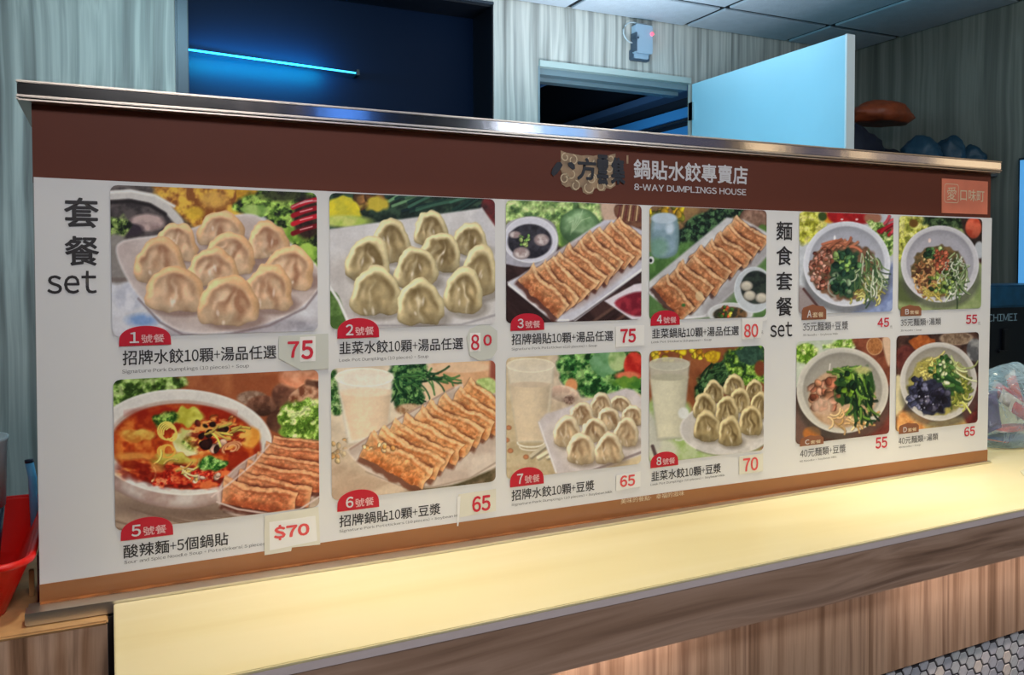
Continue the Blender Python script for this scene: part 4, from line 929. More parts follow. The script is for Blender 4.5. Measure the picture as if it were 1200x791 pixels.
def paint_B(P):
    P.fill((156, 168, 120), (132, 148, 98), 50, 2)
    P.leaves([(40, 60), (230, 60), (200, 170), (100, 280), (40, 330)], ((130, 136, 60), (190, 190, 84), (216, 212, 130)), 26, 3); P.ell(140, 110, 26, 24, (110, 80, 40), soft=10)
    P.leaves([(210, 60), (440, 60), (500, 200), (400, 140), (220, 130)], ((20, 34, 26), (44, 66, 44), (84, 104, 70)), 18, 4); P.poly([(420, 60), (560, 60), (560, 320), (500, 320), (440, 190)], (44, 36, 34), (70, 48, 44), 30, 5, soft=8); P.ell(486, 135, 46, 62, (178, 72, 52), (200, 100, 76), soft=8, dy=.2); P.ell(520, 265, 30, 50, (180, 184, 190), soft=8)
    P.poly([(40, 440), (120, 460), (180, 560), (40, 560)], (90, 100, 66), soft=16)
    bowl(P, 292, 345, 226, 222, (208, 206, 212), (172, 170, 180))
    P.ell(232, 210, 8, 12, (230, 200, 190), soft=6)
    P.ell(290, 392, 162, 152, (120, 96, 66), (84, 74, 50), ang=20, sc_=20, soft=12, wob=12)
    P.strokes(210, 420, 84, 100, 80, 50, 8, [(190, 140, 96), (150, 100, 66), (214, 176, 120), (90, 56, 44)], 30, 90, 1.4, 4)
    P.strokes(250, 490, 70, 34, 26, 60, 7, [(176, 160, 80), (200, 186, 110)], 10, 60, 1.2, 4)
    P.strokes(385, 400, 70, 120, 90, 80, 6, [(196, 204, 180), (156, 174, 128), (214, 218, 202), (60, 84, 56), (110, 140, 84), (84, 108, 64)], 105, 36, .8, 4)
    P.blobs(300, 440, 80, 70, 30, 9, 18, [(70, 96, 50), (110, 140, 70), (150, 170, 90), (40, 60, 40)], 4); P.blobs(260, 280, 60, 34, 24, 9, 18, [(50, 84, 52), (90, 126, 76), (30, 56, 44), (170, 190, 130)], 4)
    P.blobs(300, 330, 46, 70, 60, 7, 13, [(160, 84, 62), (186, 110, 84), (128, 60, 46)], 3)
def paint_C(P):
    P.fill((88, 60, 52), (70, 46, 42), 40, 2)
    P.poly([(160, 60), (520, 50), (440, 160), (260, 230), (160, 330)], (200, 206, 190), (176, 186, 170), 50, 3); P.leaves([(165, 100), (260, 90), (300, 150), (240, 200), (170, 190)], ((90, 130, 40), (150, 184, 80), (196, 210, 140)), 20, 4); P.leaves([(340, 90), (500, 55), (500, 110), (350, 120)], ((110, 150, 60), (160, 190, 90), (200, 214, 150)), 18, 5)
    P.poly([(500, 50), (700, 50), (700, 330), (600, 200), (510, 110)], (136, 80, 60), (104, 56, 44), 40, 6, soft=8); P.ell(612, 100, 46, 50, (176, 120, 76), (150, 96, 60), sc_=10, soft=6, edge=(210, 180, 140), ew=.15); P.poly([(655, 60), (700, 50), (700, 200), (680, 190)], (206, 176, 150), soft=6)
    P.poly([(480, 600), (700, 400), (700, 640), (440, 640)], (130, 66, 58), (96, 44, 40), 40, 7, soft=10, ang=-40, an=3)
    P.poly([(165, 460), (240, 560), (300, 640), (165, 640)], (110, 84, 76), soft=10); P.ell(260, 590, 50, 40, (176, 110, 56), soft=12)
    bowl(P, 432, 348, 258, 240, (206, 202, 194), (164, 160, 152))
    P.line([(362, 200), (358, 235)], 7, (226, 222, 216), 6, .8)
    P.ell(430, 392, 188, 166, (192, 160, 132), (172, 138, 108), ang=-4, sc_=50, soft=16)
    P.strokes(460, 500, 110, 50, 34, 70, 9, [(206, 172, 124), (176, 140, 90), (222, 196, 150)], 0, 40, 1.0, 4)
    P.blobs(330, 375, 86, 90, 40, 18, 34, [(176, 112, 88), (150, 88, 66), (200, 150, 126), (120, 66, 50), (190, 134, 104)], 6); P.ell(320, 440, 60, 50, (204, 176, 156), soft=22, op=.7)
    P.ell(500, 320, 106, 120, (42, 74, 40), (58, 92, 48), ang=20, sc_=20, soft=12, wob=22)
    P.strokes(430, 250, 90, 30, 26, 90, 9, [(96, 136, 60), (60, 100, 44), (150, 176, 96)], 12, 20, .4, 5); P.strokes(530, 350, 66, 120, 70, 90, 11, [(30, 60, 38), (52, 88, 46), (104, 140, 60), (20, 44, 34), (150, 176, 90)], 80, 25, .5, 4); P.blobs(455, 330, 50, 90, 22, 12, 24, [(34, 64, 42), (110, 146, 50), (24, 46, 36)], 5)
    P.ell(545, 235, 46, 20, (196, 190, 130), soft=14, op=.8)
def paint_D(P):
    P.fill((56, 42, 40), (90, 64, 56), 30, 2)
    P.ell(200, 90, 76, 50, (180, 104, 56), (150, 80, 44), sc_=24, soft=8, wob=10); P.ell(100, 180, 70, 80, (80, 40, 40), (110, 60, 56), soft=16); P.ell(400, 60, 100, 40, (150, 130, 110), (110, 90, 76), sc_=20, soft=8, edge=(180, 160, 140), ew=.2); P.ell(510, 130, 50, 70, (150, 150, 150), (90, 90, 94), soft=10)
    P.poly([(30, 300), (80, 300), (100, 440), (30, 520)], (206, 196, 160), soft=8); P.poly([(60, 500), (200, 520), (260, 600), (60, 640)], (196, 130, 76), (220, 170, 110), 40, 4, soft=12); P.poly([(240, 560), (440, 530), (520, 580), (240, 620)], (206, 190, 130), (180, 150, 100), 40, 5, soft=12); P.poly([(440, 480), (560, 320), (560, 600), (480, 590)], (110, 44, 44), (80, 30, 34), 20, 6, soft=10)
    bowl(P, 293, 318, 230, 234, (206, 202, 198), (168, 162, 152))
    P.ell(290, 345, 184, 176, (130, 126, 80), (170, 160, 90), sc_=20, soft=14, wob=12)
    P.strokes(260, 240, 100, 60, 50, 60, 9, [(196, 186, 100), (220, 210, 130), (150, 140, 70)], 20, 80, 1.4, 4); P.strokes(410, 360, 60, 90, 60, 60, 9, [(190, 190, 100), (214, 214, 130), (130, 140, 60), (90, 104, 50)], 60, 80, 1.4, 4)
    P.strokes(370, 220, 60, 60, 14, 110, 8, [(210, 216, 170), (180, 190, 130)], 60, 20, .8, 4)
    P.strokes(320, 240, 60, 90, 30, 90, 18, [(64, 104, 56), (40, 76, 44), (90, 130, 70)], 70, 40, .4, 5); P.blobs(310, 260, 70, 90, 40, 9, 17, [(76, 116, 60), (44, 80, 46), (120, 156, 84), (206, 214, 170)], 4)
    P.ell(240, 410, 130, 100, (36, 38, 56), (54, 56, 78), ang=20, sc_=20, soft=14, wob=18)
    P.blobs(165, 385, 56, 90, 34, 12, 24, [(44, 46, 68), (70, 74, 104), (110, 112, 140), (30, 30, 46)], 5); P.blobs(270, 420, 96, 66, 44, 12, 24, [(40, 38, 56), (62, 60, 86), (26, 24, 38), (96, 94, 116)], 5); P.blobs(215, 440, 60, 60, 10, 5, 9, [(160, 160, 180)], 4, 0)

# photographs' panel material: the print is a photograph, colour per vertex
pm = bpy.data.materials.new('printed_photo'); pm.use_nodes = True
b_ = pm.node_tree.nodes['Principled BSDF']; b_.inputs['Roughness'].default_value = .42; b_.inputs['Specular IOR Level'].default_value = .25
at = pm.node_tree.nodes.new('ShaderNodeAttribute'); at.attribute_name = 'print'
pm.node_tree.links.new(at.outputs['Color'], b_.inputs['Base Color'])
def photo(fn, x0, x1, z0, z1, crop, density, label, r=.0085, rtl=None, gain=1.16):
    nx = int(density * (x1 - x0) * 1000); nz = int(density * (z1 - z0) * 1000 * 1.0)
    zz = np.linspace(z0, z1, nz)
    dz = np.minimum(zz - z0, z1 - zz); ins = np.where(dz < r, r - np.sqrt(np.maximum(r * r - (r - dz) ** 2, 0)), 0)
    t = np.linspace(0, 1, nx)[None, :]
    X = (x0 + ins)[:, None] * (1 - t) + (x1 - ins)[:, None] * t; Z = np.repeat(zz[:, None], nx, 1)
    X, Z = X.ravel(), Z.ravel()
    q = HI @ np.stack([X, Z, np.ones_like(X)]); px = q[0] / q[2]; py = q[1] / q[2]
    cx, cy, s = crop
    P = Paint((px - cx) * s, (py - cy) * s, seed=len(fn.__name__) + ord(fn.__name__[-1]))
    P.soft = s * .9
    fn(P)
    tx = 1 + (fbm(P.u / 14, P.v / 14, 41) - .5)[:, None] * .05 + (fbm(P.u / 45, P.v / 45, 43) - .5)[:, None] * .06; P.c = P.c * tx
    c = np.clip(P.c, 0, 255)
    n_ = (vn(P.u / 7, P.v / 7, 31) - .5)[:, None] * 7; c = np.clip(c + n_, 2, 250)
    c = 120 + (c - 120) * 1.08 - 2
    gm = c.mean(1, keepdims=True); c = np.clip(gm + (c - gm) * .98, 2, 250)
    col = np.clip(lin(c) * gain, 0, .92)
    me = bpy.data.meshes.new('dish_photo'); nv = nx * nz
    me.vertices.add(nv); me.vertices.foreach_set('co', np.stack([X, np.full(nv, -.0040), Z], 1).astype(np.float32).ravel())
    a = (np.arange(nz - 1)[:, None] * nx + np.arange(nx - 1)[None, :]).ravel()
    quads = np.stack([a, a + 1, a + nx + 1, a + nx], 1).astype(np.int32); nf = len(quads)
    me.loops.add(nf * 4); me.loops.foreach_set('vertex_index', quads.ravel())
    me.polygons.add(nf); me.polygons.foreach_set('loop_start', np.arange(0, nf * 4, 4, dtype=np.int32))
    me.update(calc_edges=True)
    ca = me.color_attributes.new('print', 'FLOAT_COLOR', 'POINT')
    ca.data.foreach_set('color', np.concatenate([col, np.ones((nv, 1))], 1).astype(np.float32).ravel())
    o = link('dish_photo', me, pm, brd); o['label'] = label
    return o
c1, c2, c3, c4 = (.0822, .3335), (.3505, .5965), (.6143, .8556), (.8710, 1.1150)
zt, zb = (.3145, .5005), (.0805, .2645)
D_ = [
 (paint_1, c1, zt, (120, 210, 3.596), 1.25, 'printed photo of ten peach-toned boiled dumplings on a white plate'),
 (paint_2, c2, (.3160, .5012), (380, 220, 3.767), 1.1, 'printed photo of ten olive-toned leek dumplings on a white plate'),
 (paint_3, c3, (.3165, .5008), (585, 230, 4.165), .95, 'printed photo of potstickers beside a soup bowl on dark wood'),
 (paint_4, (.8710, 1.1160), (.3145, .5000), (750, 235, 4.522), .85, 'printed photo of potstickers on a long plate over green cloth'),
 (paint_5, c1, (.0750, .2620), (120, 430, 3.296), 1.25, 'printed photo of red noodle soup with five potstickers'),
 (paint_6, c2, (.0812, .2625), (380, 420, 3.767), 1.1, 'printed photo of potstickers and a glass of soybean milk'),
 (paint_7, c3, (.0820, .2655), (585, 410, 4.165), .95, 'printed photo of small pale dumplings beside a tall glass of soybean milk'),
 (paint_8, (.8715, 1.1125), zb, (750, 400, 4.394), .85, 'printed photo of leek dumplings beside a glass of soybean milk'),
 (paint_A, (1.1915, 1.4275), (.3170, .5005), (895, 240, 4.947), .75, 'printed photo of a noodle bowl with minced meat and greens'),
 (paint_B, (1.4430, 1.6815), (.3180, .4995), (1040, 240, 4.946), .7, 'printed photo of a dry noodle bowl with bean sprouts'),
 (paint_C, (1.1870, 1.4225), (.0835, .2685), (895, 385, 4.793), .75, 'printed photo of a noodle bowl with meat slices and spinach'),
 (paint_D, (1.4395, 1.6760), (.0850, .2700), (1040, 385, 5.1), .7, 'printed photo of a noodle bowl with black sauce'),
]
for fn, cx_, cz_, crop, den, lab in D_:
    photo(fn, cx_[0], cx_[1], cz_[0], cz_[1], crop, den, lab)

# ---------------- badges, captions, prices
def dome(px0, px1, ptop, pbot, m, square=False):
    x0, z0 = bd(px0, pbot); x1, _ = bd(px1, pbot); _, z1 = bd((px0 + px1) / 2, ptop)
    W, H = x1 - x0, z1 - z0; P = []
    if square:
        P = [(x0, z0), (x1, z0), (x1, z0 + H * .62), (x1 - W * .12, z0 + H * .86), (x0 + W * .62, z0 + H * .90), (x0 + W * .44, z1), (x0 + W * .26, z0 + H * .9), (x0 + W * .06, z0 + H * .8), (x0, z0 + H * .6)]
    else:
        P = [(x0 + W * .0, z0), (x1, z0)]
        for k in range(0, 21):
            t = math.pi * k / 20; P.append((x0 + W / 2 + W / 2 * math.cos(t) * (1 if abs(math.cos(t)) < .97 else .995), z0 + H * .22 + H * .78 * math.sin(t) ** .8))
        P = P[:2] + P[2:]
    o = plate('number_badge', P, -.0046, -.0040, m, brd)
    return o, x0, x1, z0, z1
SETS = [
 # badge px, digit, caption(px l,t,r,b,text), english (l,t,r,b,text)
 ((139, 200, 382, 406), '1', (143, 411, 323, 428.5, '招牌水餃10顆+湯品任選'), (142.5, 433, 291, 439, 'Signature Pork Dumplings (10 pieces) + Soup')),
 ((394, 443, 373, 397), '2', (396.5, 400.8, 541.4, 416, '韭菜水餃10顆+湯品任選'), (396.5, 420.2, 500.8, 425.4, 'Leek Pot Dumplings (10 pieces) + Soup')),
 ((596.5, 636, 367.5, 388), '3', (598, 391.7, 717, 404.8, '招牌鍋貼10顆+湯品任選'), (598, 407.6, 698, 411.8, 'Signature Pork Potstickers(10 pieces) + Soup')),
 ((760.4, 794.5, 364, 382), '4', (762.4, 385.6, 864, 397.4, '韭菜鍋貼10顆+湯品任選'), (761.5, 399.8, 832, 403.2, 'Leek Pot Stickers (10 pieces) + Soup')),
 ((141, 202.5, 605.5, 633.5), '5', (144, 638.5, 267, 654.5, '酸辣麵+5個鍋貼'), (145, 656.5, 314, 661.8, 'Sour and Spice Noodle Soup + Potstickers( 5 pieces )')),
 ((394, 443, 573.5, 599.5), '6', (396.5, 604, 515, 618, '招牌鍋貼10顆+豆漿'), (396.5, 620.5, 540.6, 624.8, 'Signature Pork Potstickers (10 pieces) + Soybean Milk')),
 ((596, 635.4, 547.5, 571), '7', (598, 574.3, 695, 587.2, '招牌水餃10顆+豆漿'), (598, 589.8, 716, 593.8, 'Signature Pork Dumplings (10 pieces) + Soybean Milk')),
 ((760.4, 792.6, 529.3, 548.5), '8', (761.6, 552.6, 843, 564.4, '韭菜水餃10顆+豆漿'), (760.8, 566.4, 847.4, 570, 'Leek Pot Dumplings (10 pieces) + Soybean Milk')),
 ((937.4, 965.7, 357, 375.2), 'A', (938.8, 378.2, 992, 388.8, '35元麵類+豆漿'), (939, 391.8, 980, 395, '35 Noodle + Soybean Milk')),
 ((1053, 1077, 357.5, 370.8), 'B', (1053.4, 374.2, 1100.7, 382.9, '35元麵類+湯類'), (1053.4, 386.6, 1078, 389.4, '35 Noodle + Soup')),
 ((935.2, 962.6, 510, 523.2), 'C', (935.8, 526.8, 989.3, 536.8, '40元麵類+豆漿'), (935, 539.6, 978.5, 542.6, '40 Noodle + Soybean Milk')),
 ((1051, 1074, 495.3, 508.8), 'D', (1051, 512.8, 1097.3, 521.4, '40元麵類+湯類'), (1051, 523.4, 1076.7, 526, '40 Noodle + Soup')),
]
for bg, dg, cap, en in SETS:
    let = dg in 'ABCD'
    o, x0, x1, z0, z1 = dome(bg[0], bg[1], bg[2], bg[3], 'badge_brown' if let else 'badge_red', let)
    if let: o['label'] = 'brown badge lettered ' + dg
    else: o['label'] = 'red badge numbered ' + dg
    W, H = x1 - x0, z1 - z0
    text(dg, x0 + W * .20, x0 + W * .38, z0 + H * .14, z0 + H * (.70 if not let else .62), 'text_white', o, -.0050, .035, 'badge_digit')
    text('套餐' if let else '號餐', x0 + W * .42, x0 + W * .87, z0 + H * .13, z0 + H * (.56 if not let else .48), 'text_cream' if let else 'text_pink', o, -.0052, .012, 'badge_lettering')
    ptext(cap[4], cap[0], cap[1], cap[2], cap[3], 'text_black' if not let else 'text_grey', brd, .015 if not let else .006, name='caption')
    ptext(en[4], en[0], en[1], en[2], en[3], 'text_grey', brd, .0, name='english_caption')
def sticker(pts, m, y0=-.0044, y1=-.0038, label=None, name='price_sticker', parent=None):
    o = plate(name, [bd(*p) for p in pts], y0, y1, m, parent or brd)
    if label: o['label'] = label
    return o
s1 = sticker([(325.5, 394), (383.5, 391), (384, 432), (352, 434.5), (325.5, 420)], 'sticker_grey', label='pale translucent sticker priced 75')
sticker([(350.5, 395.2), (368.6, 394), (368.6, 423.2), (350.5, 424)], 'sticker_white', -.0046, -.0044, name='digit_patch', parent=s1)
ptext('7', 335.8, 400.3, 349.5, 419.5, 'price_red', s1, 0.050, -.0050, 'price_digits'); ptext('5', 351.5, 399, 366, 421.5, 'price_red', s1, 0.055, -.0050, 'price_digits')
s2 = sticker([bp for bp in [(545, 396), (549, 386), (560, 381), (572, 381), (581, 388), (581, 410), (575, 420), (560, 423), (549, 417)]], 'sticker_grey', label='pale rounded sticker priced 80')
sticker([(549, 390.5), (561.4, 390), (561.4, 411.6), (549, 412.2)], 'sticker_white', -.0046, -.0044, name='digit_patch', parent=s2)
ptext('8', 550, 392.3, 560, 410.8, 'price_red', s2, 0.030, -.0050, 'price_digits'); ptext('0', 564.5, 392.3, 574.5, 405.5, 'price_red', s2, 0.060, -.0050, 'price_digits')
s3 = sticker([(719.5, 383), (753, 381.2), (753, 405), (719.5, 407.2)], 'sticker_white', label='white sticker priced 75 beside the dish on dark wood')
ptext('75', 724.7, 385.8, 743, 402.4, 'price_red', s3, 0.055, -.0050, 'price_digits')
s4 = sticker([(867, 373.5), (896.5, 372), (896.5, 375.5), (891.5, 376.5), (889.5, 396), (867.5, 398)], 'sticker_white', label='white sticker priced 80')
ptext('80', 869.4, 380, 886, 396, 'price_coral', s4, 0.040, -.0050, 'price_digits')
s5 = sticker([(309, 604), (372, 593.5), (374.2, 637.5), (341, 641), (340, 645.2), (309, 650)], 'sticker_cream', label='torn cream sticker priced $70')
sticker([(314.5, 611.5), (368.5, 604), (370.5, 633), (315, 644.5)], 'sticker_white', -.0046, -.0044, name='digit_patch', parent=s5)
ptext('$70', 319.5, 615.2, 361.5, 633.5, 'price_coral', s5, 0.065, -.0050, 'price_digits')
s6 = sticker([(536, 579), (579.5, 572.5), (579.5, 598.5), (536, 606)], 'sticker_cream', label='cream sticker priced 65 beside the potsticker plate')
sticker([(534.5, 582), (538, 581), (537, 600), (535.5, 616), (534, 616)], 'sticker_white', -.0046, -.0044, name='tape_curl', parent=s6)
ptext('65', 551.4, 581.6, 573, 600.3, 'price_red', s6, 0.045, -.0050, 'price_digits')
s7 = sticker([(720, 557), (748.5, 552), (748.5, 570), (720, 575)], 'sticker_white', label='white sticker priced 65 beside the small pale dumplings')
ptext('65', 724.3, 557.4, 742, 571, 'price_coral', s7, 0.050, -.0050, 'price_digits')
s8 = sticker([(864, 535), (892, 531), (892, 552), (864, 556)], 'sticker_cream', label='cream sticker priced 70')
ptext('70', 868.3, 537, 886, 553, 'price_coral', s8, 0.040, -.0050, 'price_digits')
for body, l, t, r_, b in (('45', 1026.4, 373, 1040, 384), ('55', 1129.8, 369.4, 1143, 380.2), ('55', 1024, 513, 1037.8, 526.3), ('65', 1128, 500.8, 1140.4, 512)):
    ptext(body, l, t, r_, b, 'price_red', brd, .045, name='price_digits')
for l, t in ((371, 412), (578, 404), (747.5, 395), (890, 388), (575.5, 588), (746, 563), (887.5, 545), (1041, 381.5), (1144, 377.5)):
    ptext('元', l, t, l + 2.6, t + 3.6, 'text_grey', brd, name='price_unit')
# headings
ptext('套', 74.4, 231.5, 115.6, 267.3, 'text_black', brd, .032, name='heading'); ptext('餐', 75.2, 276.8, 116, 312, 'text_black', brd, .028, name='heading'); ptext('set', 54.8, 317.8, 113, 344.9, 'text_black', brd, .016, name='heading')
for ch, t, b in (('麵', 259.8, 282), ('食', 288.6, 311.5), ('套', 319, 341), ('餐', 348.6, 371)): ptext(ch, 907.8, t, 926.6, b, 'text_black', brd, .024, name='heading')
ptext('set', 900.8, 378, 926.5, 395.6, 'text_black', brd, .016, name='heading')
# header brand line
ptext('鍋貼水餃專賣店', 741.2, 186.8, 874.8, 210, 'text_white', brd, .03, -.0026, 'brand_lettering')
ptext('8-WAY DUMPLINGS HOUSE', 741.8, 215.6, 873, 223.4, 'text_white', brd, .03, -.0026, 'brand_lettering')
ptext('美味的餐點‧幸福的滋味', 725.5, 584.6, 799.5, 590.6, 'text_cream', brd, .0, -.0042, 'footer_lettering')
# emblem: gold scroll cloud behind four brushed characters
em = plate('brand_emblem', [bd(640 + a / 10, 170 + b / 10) for a, b in [(160, 70), (215, 95), (300, 110), (400, 130), (470, 125), (540, 135), (600, 120), (690, 135), (800, 105), (790, 200), (800, 300), (790, 400), (800, 480), (740, 520), (690, 510), (670, 545), (610, 545), (580, 510), (550, 520), (530, 575), (470, 585), (420, 560), (405, 500), (370, 500), (340, 540), (290, 530), (270, 490), (220, 500), (170, 465), (160, 400), (170, 330), (140, 250), (160, 190)]], -.0030, -.0022, 'logo_gold', brd)
em['label'] = 'gold cloud emblem behind four dark brush characters'
def scroll(cx, cz, r, a0, a1, wd=.0017):
    P = []
    for k in range(13):
        t = math.radians(a0 + (a1 - a0) * k / 12); rr = r * (1 - .45 * k / 12); P.append((cx + rr * math.cos(t), cz + rr * math.sin(t)))
    L = [(x + wd / 2 * math.cos(math.radians(a0 + (a1 - a0) * k / 12)), z + wd / 2 * math.sin(math.radians(a0 + (a1 - a0) * k / 12))) for k, (x, z) in enumerate(P)]
    Rr = [(x - wd / 2 * math.cos(math.radians(a0 + (a1 - a0) * k / 12)), z - wd / 2 * math.sin(math.radians(a0 + (a1 - a0) * k / 12))) for k, (x, z) in enumerate(P)]
    plate('scroll_line', L + Rr[::-1], -.0034, -.0030, 'logo_gold_light', em)
for (a, b, r) in ((210, 150, .0065), (300, 180, .008), (200, 400, .008), (280, 340, .009), (330, 480, .008), (480, 500, .010), (520, 400, .009), (630, 490, .008), (740, 440, .009), (730, 280, .008), (740, 170, .007), (500, 180, .007)):
    x, z = bd(640 + a / 10, 170 + b / 10); scroll(x, z, r, random.choice((0, 90, 180)), random.choice((420, 500, -240)))
for P_ in ([(40, 340), (60, 280), (110, 210), (150, 205), (178, 240), (150, 290), (110, 345), (70, 372)], [(238, 215), (280, 205), (318, 240), (322, 285), (295, 295), (245, 255)]):
    plate('brush_character', [bd(640 + a / 10, 170 + b / 10) for a, b in P_], -.0040, -.0036, 'logo_navy', em)
for ch, l, t, r_, b in (('方', 674.5, 185, 697, 211.5), ('雲', 697.5, 181.5, 711.5, 217.5), ('集', 714, 184.5, 731, 216.5)):
    ptext(ch, l, t, r_, b, 'logo_navy', em, .046, -.0040, 'brush_character')
x0, z1 = bd(733, 182.5); x1, z0 = bd(735, 192.5); plate('emblem_mark', [(x0, z0), (x1, z0), (x1, z1), (x0, z1)], -.0026, -.0022, 'logo_gold', em)
# orange payment sticker
mat('sticker_orange', (226, 128, 98), .45, var=.16, vscale=12)
so = sticker([(1101.8, 209.6), (1155.6, 213.4), (1155, 251.9), (1101.6, 250.1)], 'sticker_orange', -.0034, -.0022, 'orange sticker with pale lettering at the header end', 'corner_sticker')
def ring(px, py, qx, qy, wd, name):
    x0, z1 = bd(px, py); x1, z0 = bd(qx, qy); outer = rrect(x0, x1, z0, z1, .006); inner = rrect(x0 + wd, x1 - wd, z0 + wd, z1 - wd, .005)
    bm = bmesh.new(); a = [bm.verts.new((x, -.0037, z)) for x, z in outer]; b = [bm.verts.new((x, -.0037, z)) for x, z in inner]
    for k in range(len(a)): bm.faces.new([a[k], a[(k + 1) % len(a)], b[(k + 1) % len(a)], b[k]])
    return fin(bm, name, 'text_cream', so)
ring(1104.5, 215.6, 1121, 238.8, .0012, 'sticker_ring')
ptext('愛', 1107.5, 219.5, 1118.5, 235, 'text_cream', so, .0, -.0040, 'sticker_lettering'); ptext('口味町', 1123, 222, 1151, 236, 'text_cream', so, .01, -.0040, 'sticker_lettering')

# ================================================================== LEFT: BASKET, CUP, PEN, CARTON
mat('red_plastic', (234, 20, 8), .35, bump=.05, bscale=20)
bk = thing('red_basket', (-.15, .12, -.0125), 'red plastic basket with a rolled rim at the left end of the board', 'basket')
def rloop(x0, x1, y0, y1, r, z, n=6): return [(a, b, z) for a, b in rrect(x0, x1, y0, y1, r, n)]
bm = bmesh.new(); loops = []
for (x0, x1, y0, y1, r, z) in ((-.27, -.038, -.012, .265, .03, -.0120), (-.30, -.010, -.040, .295, .035, .054), (-.305, -.006, -.046, .300, .038, .058), (-.303, -.008, -.043, .298, .036, .0615), (-.296, -.0145, -.036, .291, .032, .0585), (-.266, -.042, -.008, .261, .028, -.009)):
    loops.append([bm.verts.new(p) for p in rloop(x0, x1, y0, y1, r, z)])
for A, B in zip(loops, loops[1:]):
    for k in range(len(A)): bm.faces.new([A[k], A[(k + 1) % len(A)], B[(k + 1) % len(A)], B[k]])
bm.faces.new(loops[0]); bm.faces.new(loops[-1])
fin(bm, 'basket_body', 'red_plastic', bk, True)
tube('basket_rim', rloop(-.3035, -.0078, -.0440, .2985, .037, .0585), .0045, 'red_plastic', bk, 8, True)
mat('cup_frost', (206, 222, 224), .3)
mat('cup_dark', (14, 28, 50), .2)
mat('lid_dark', (60, 70, 80), .4)
cup = thing('drink_cup', (-.085, .10, -.008), 'tall frosted cup of dark liquid standing in the red basket', 'cup')
lathe('dark_liquid', [(.030, -.007), (.0405, .098)], -.085, .10, 'cup_dark', cup)
lathe('cup_wall', [(.0415, .098), (.0445, .180), (.046, .182), (.046, .186), (.043, .186), (.040, .10)], -.085, .10, 'cup_frost', cup)
mat('pen_blue', (110, 200, 250), .3); mat('pen_dark', (20, 36, 60), .4)
pen = thing('blue_pen', (-.025, .22, 0), 'light blue pen leaning in the basket against the board end', 'pen')
tube('pen_barrel', [(-.0215, .235, .02), (-.0235, .235, .10), (-.0270, .235, .122)], .0055, 'pen_blue', pen)
tube('pen_cap', [(-.0272, .235, .1225), (-.0275, .235, .127)], .0058, 'pen_dark', pen)
mat('maroon_card', (70, 18, 26), .4, var=.4, vscale=40)
mat('tan_card', (176, 130, 80), .6)
box('small_carton', -.0045, -.0005, .02, .11, -.0125, .05, 'maroon_card')
tag(bpy.data.objects['small_carton'], 'narrow dark maroon carton wedged between basket and board', 'carton')
bm = bmesh.new(); bm_box(bm, -.0165, -.0105, .058, .064, -.0125, .022, .001)
tag(fin(bm, 'wooden_stick', 'tan_card'), 'short tan stick standing in the gap beside the basket', 'stick')

# ================================================================== RIGHT: BAG OF PACKETS, APPLIANCE
mat('pk_red', (196, 56, 60), .35, bump=.3, bscale=60, var=.25, vscale=30)
mat('pk_cream', (216, 206, 190), .4, bump=.3, bscale=60, var=.1, vscale=30)
mat('pk_purple', (84, 60, 116), .35, bump=.3, bscale=60, var=.3, vscale=40)
mat('pk_blue', (70, 96, 160), .35, bump=.3, bscale=60)
mat('pk_coral', (226, 110, 90), .35, bump=.3, bscale=60)
mat('pk_teal', (96, 150, 160), .35, bump=.3, bscale=60, var=.2)
def packet(loc, rot, L, W, T, m, label, tip='pk_cream'):
    t = thing('snack_packet', loc, label, 'packet', 'wrapped packets in the clear bag')
    bm = bmesh.new(); nx, ny = 10, 6
    for sgn in (1, -1):
        g = [[bm.verts.new(((i / nx - .5) * L, (j / ny - .5) * W, sgn * T / 2 * (math.sin(math.pi * i / nx) ** .5 if 0 < i < nx else 0) * (math.sin(math.pi * j / ny) ** .5 if 0 < j < ny else 0))) for j in range(ny + 1)] for i in range(nx + 1)]
        for i in range(nx):
            for j in range(ny): bm.faces.new([g[i][j], g[i + 1][j], g[i + 1][j + 1], g[i][j + 1]])
    bmesh.ops.remove_doubles(bm, verts=bm.verts, dist=1e-5)
    me = bpy.data.meshes.new('packet_body'); bmesh.ops.recalc_face_normals(bm, faces=bm.faces); bm.to_mesh(me); bm.free()
    for p in me.polygons: p.use_smooth = True
    me.materials.append(MATS[m])
    o = bpy.data.objects.new('packet_body', me); sc.collection.objects.link(o); o.parent = t
    bm = bmesh.new(); bm_box(bm, L / 2 - .006, L / 2 + .008, -W / 2, W / 2, -.0006, .0006)
    me = bpy.data.meshes.new('packet_seal'); bm.to_mesh(me); bm.free(); me.materials.append(MATS[tip])
    o2 = bpy.data.objects.new('packet_seal', me); sc.collection.objects.link(o2); o2.parent = t
    bm = bmesh.new(); bm_box(bm, -L * .5 - .008, -L * .5 + .006, -W / 2, W / 2, -.0006, .0006)
    me = bpy.data.meshes.new('packet_seal'); bm.to_mesh(me); bm.free(); me.materials.append(MATS[tip])
    o3 = bpy.data.objects.new('packet_seal', me); sc.collection.objects.link(o3); o3.parent = t
    t.rotation_euler = [math.radians(a) for a in rot]
    return t
packet((1.935, .105, .0135), (0, 0, 4), .125, .066, .018, 'pk_blue', 'blue packet lying flat at the bottom of the clear bag', 'pk_coral')
packet((1.945, .105, .034), (0, 0, -3), .125, .064, .015, 'pk_coral', 'coral packet lying flat on the blue one in the clear bag')
packet((1.866, .098, .080), (90, 78, 0), .075, .05, .016, 'pk_purple', 'purple packet standing at the left of the clear bag', 'pk_purple')
packet((1.950, .070, .066), (90, 26, 0), .125, .028, .014, 'pk_red', 'red packet slanting low across the clear bag')
packet((1.950, .089, .083), (90, 26, 0), .135, .030, .014, 'pk_cream', 'cream packet slanting across the middle of the clear bag')
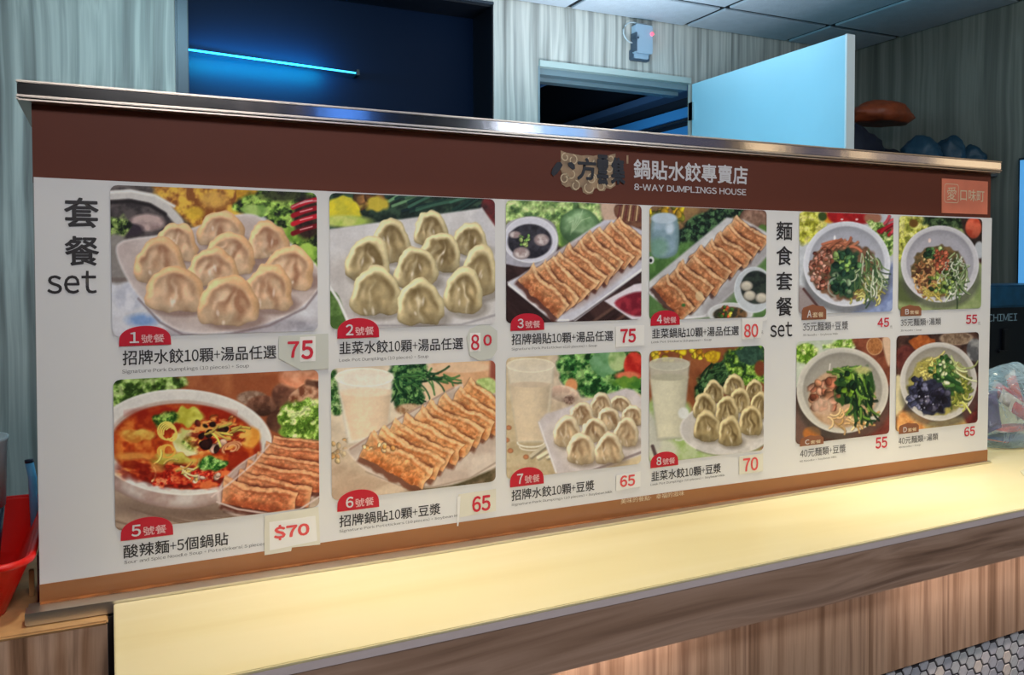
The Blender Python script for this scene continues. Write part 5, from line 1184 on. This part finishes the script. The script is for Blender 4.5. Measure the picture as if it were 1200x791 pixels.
packet((1.945, .108, .103), (90, 24, 0), .125, .034, .014, 'pk_red', 'upper red packet slanting in the clear bag')
packet((1.992, .127, .104), (90, 66, 0), .10, .036, .014, 'pk_coral', 'coral packet standing upright at the right of the clear bag')
packet((1.920, .146, .112), (90, -30, 0), .11, .06, .014, 'pk_teal', 'pale teal packet at the back of the clear bag', 'pk_teal')
# the bag
m = bpy.data.materials.new('clear_plastic'); m.use_nodes = True; nt = m.node_tree; N = nt.nodes
for n in list(N): N.remove(n)
out = N.new('ShaderNodeOutputMaterial'); mix = N.new('ShaderNodeMixShader'); tr = N.new('ShaderNodeBsdfTransparent'); gl = N.new('ShaderNodeBsdfPrincipled')
gl.inputs['Base Color'].default_value = L4(190, 220, 235); gl.inputs['Roughness'].default_value = .12; gl.inputs['Specular IOR Level'].default_value = .8
tc = N.new('ShaderNodeTexCoord'); ns = N.new('ShaderNodeTexNoise'); ns.inputs['Scale'].default_value = 26; ns.inputs['Detail'].default_value = 3; ns.inputs['Distortion'].default_value = 1.2
nt.links.new(tc.outputs['Object'], ns.inputs['Vector']); bp = N.new('ShaderNodeBump'); bp.inputs['Strength'].default_value = 1.0; bp.inputs['Distance'].default_value = .012
nt.links.new(ns.outputs['Fac'], bp.inputs['Height']); nt.links.new(bp.outputs['Normal'], gl.inputs['Normal'])
fr = N.new('ShaderNodeLayerWeight'); fr.inputs['Blend'].default_value = .35; nt.links.new(bp.outputs['Normal'], fr.inputs['Normal'])
ma = N.new('ShaderNodeMath'); ma.operation = 'MULTIPLY_ADD'; ma.inputs[1].default_value = .75; ma.inputs[2].default_value = .20
nt.links.new(fr.outputs['Facing'], ma.inputs[0]); nt.links.new(ma.outputs[0], mix.inputs[0])
nt.links.new(tr.outputs[0], mix.inputs[1]); nt.links.new(gl.outputs[0], mix.inputs[2]); nt.links.new(mix.outputs[0], out.inputs['Surface'])
MATS['clear_plastic'] = m
bag = lump('plastic_bag', (1.945, .115, .0005), (.135, .088, .186), 'clear_plastic', 'crumpled clear plastic bag full of wrapped packets right of the board', 'bag', None, 71, .12)

mat('appl_dark', (8, 14, 24), .3)
mat('appl_teal', (16, 66, 100), .35, var=.3, vscale=30)
mat('appl_text', (120, 150, 170), .4)
ap = thing('dark_appliance', (2.70, .66, -.9), 'dark blue-black appliance with a teal top band and silver lettering', 'appliance')
box('appliance_body', 2.36, 3.2, .565, .85, -.9, .343, 'appl_dark', ap, .008)
box('top_band', 2.358, 3.202, .558, .852, .281, .3505, 'appl_teal', ap, .006)
text('CHIMEI', 2.507, 2.645, .239, .262, 'appl_text', ap, .5625, .0, 'brand_lettering')
bm = bmesh.new(); bm_box(bm, 2.575, 2.60, .556, .5655, .15, .215, .002); bm_box(bm, 2.555, 2.595, .556, .5655, .142, .150, .002)
fin(bm, 'handle_recess', 'frame_dark', ap)
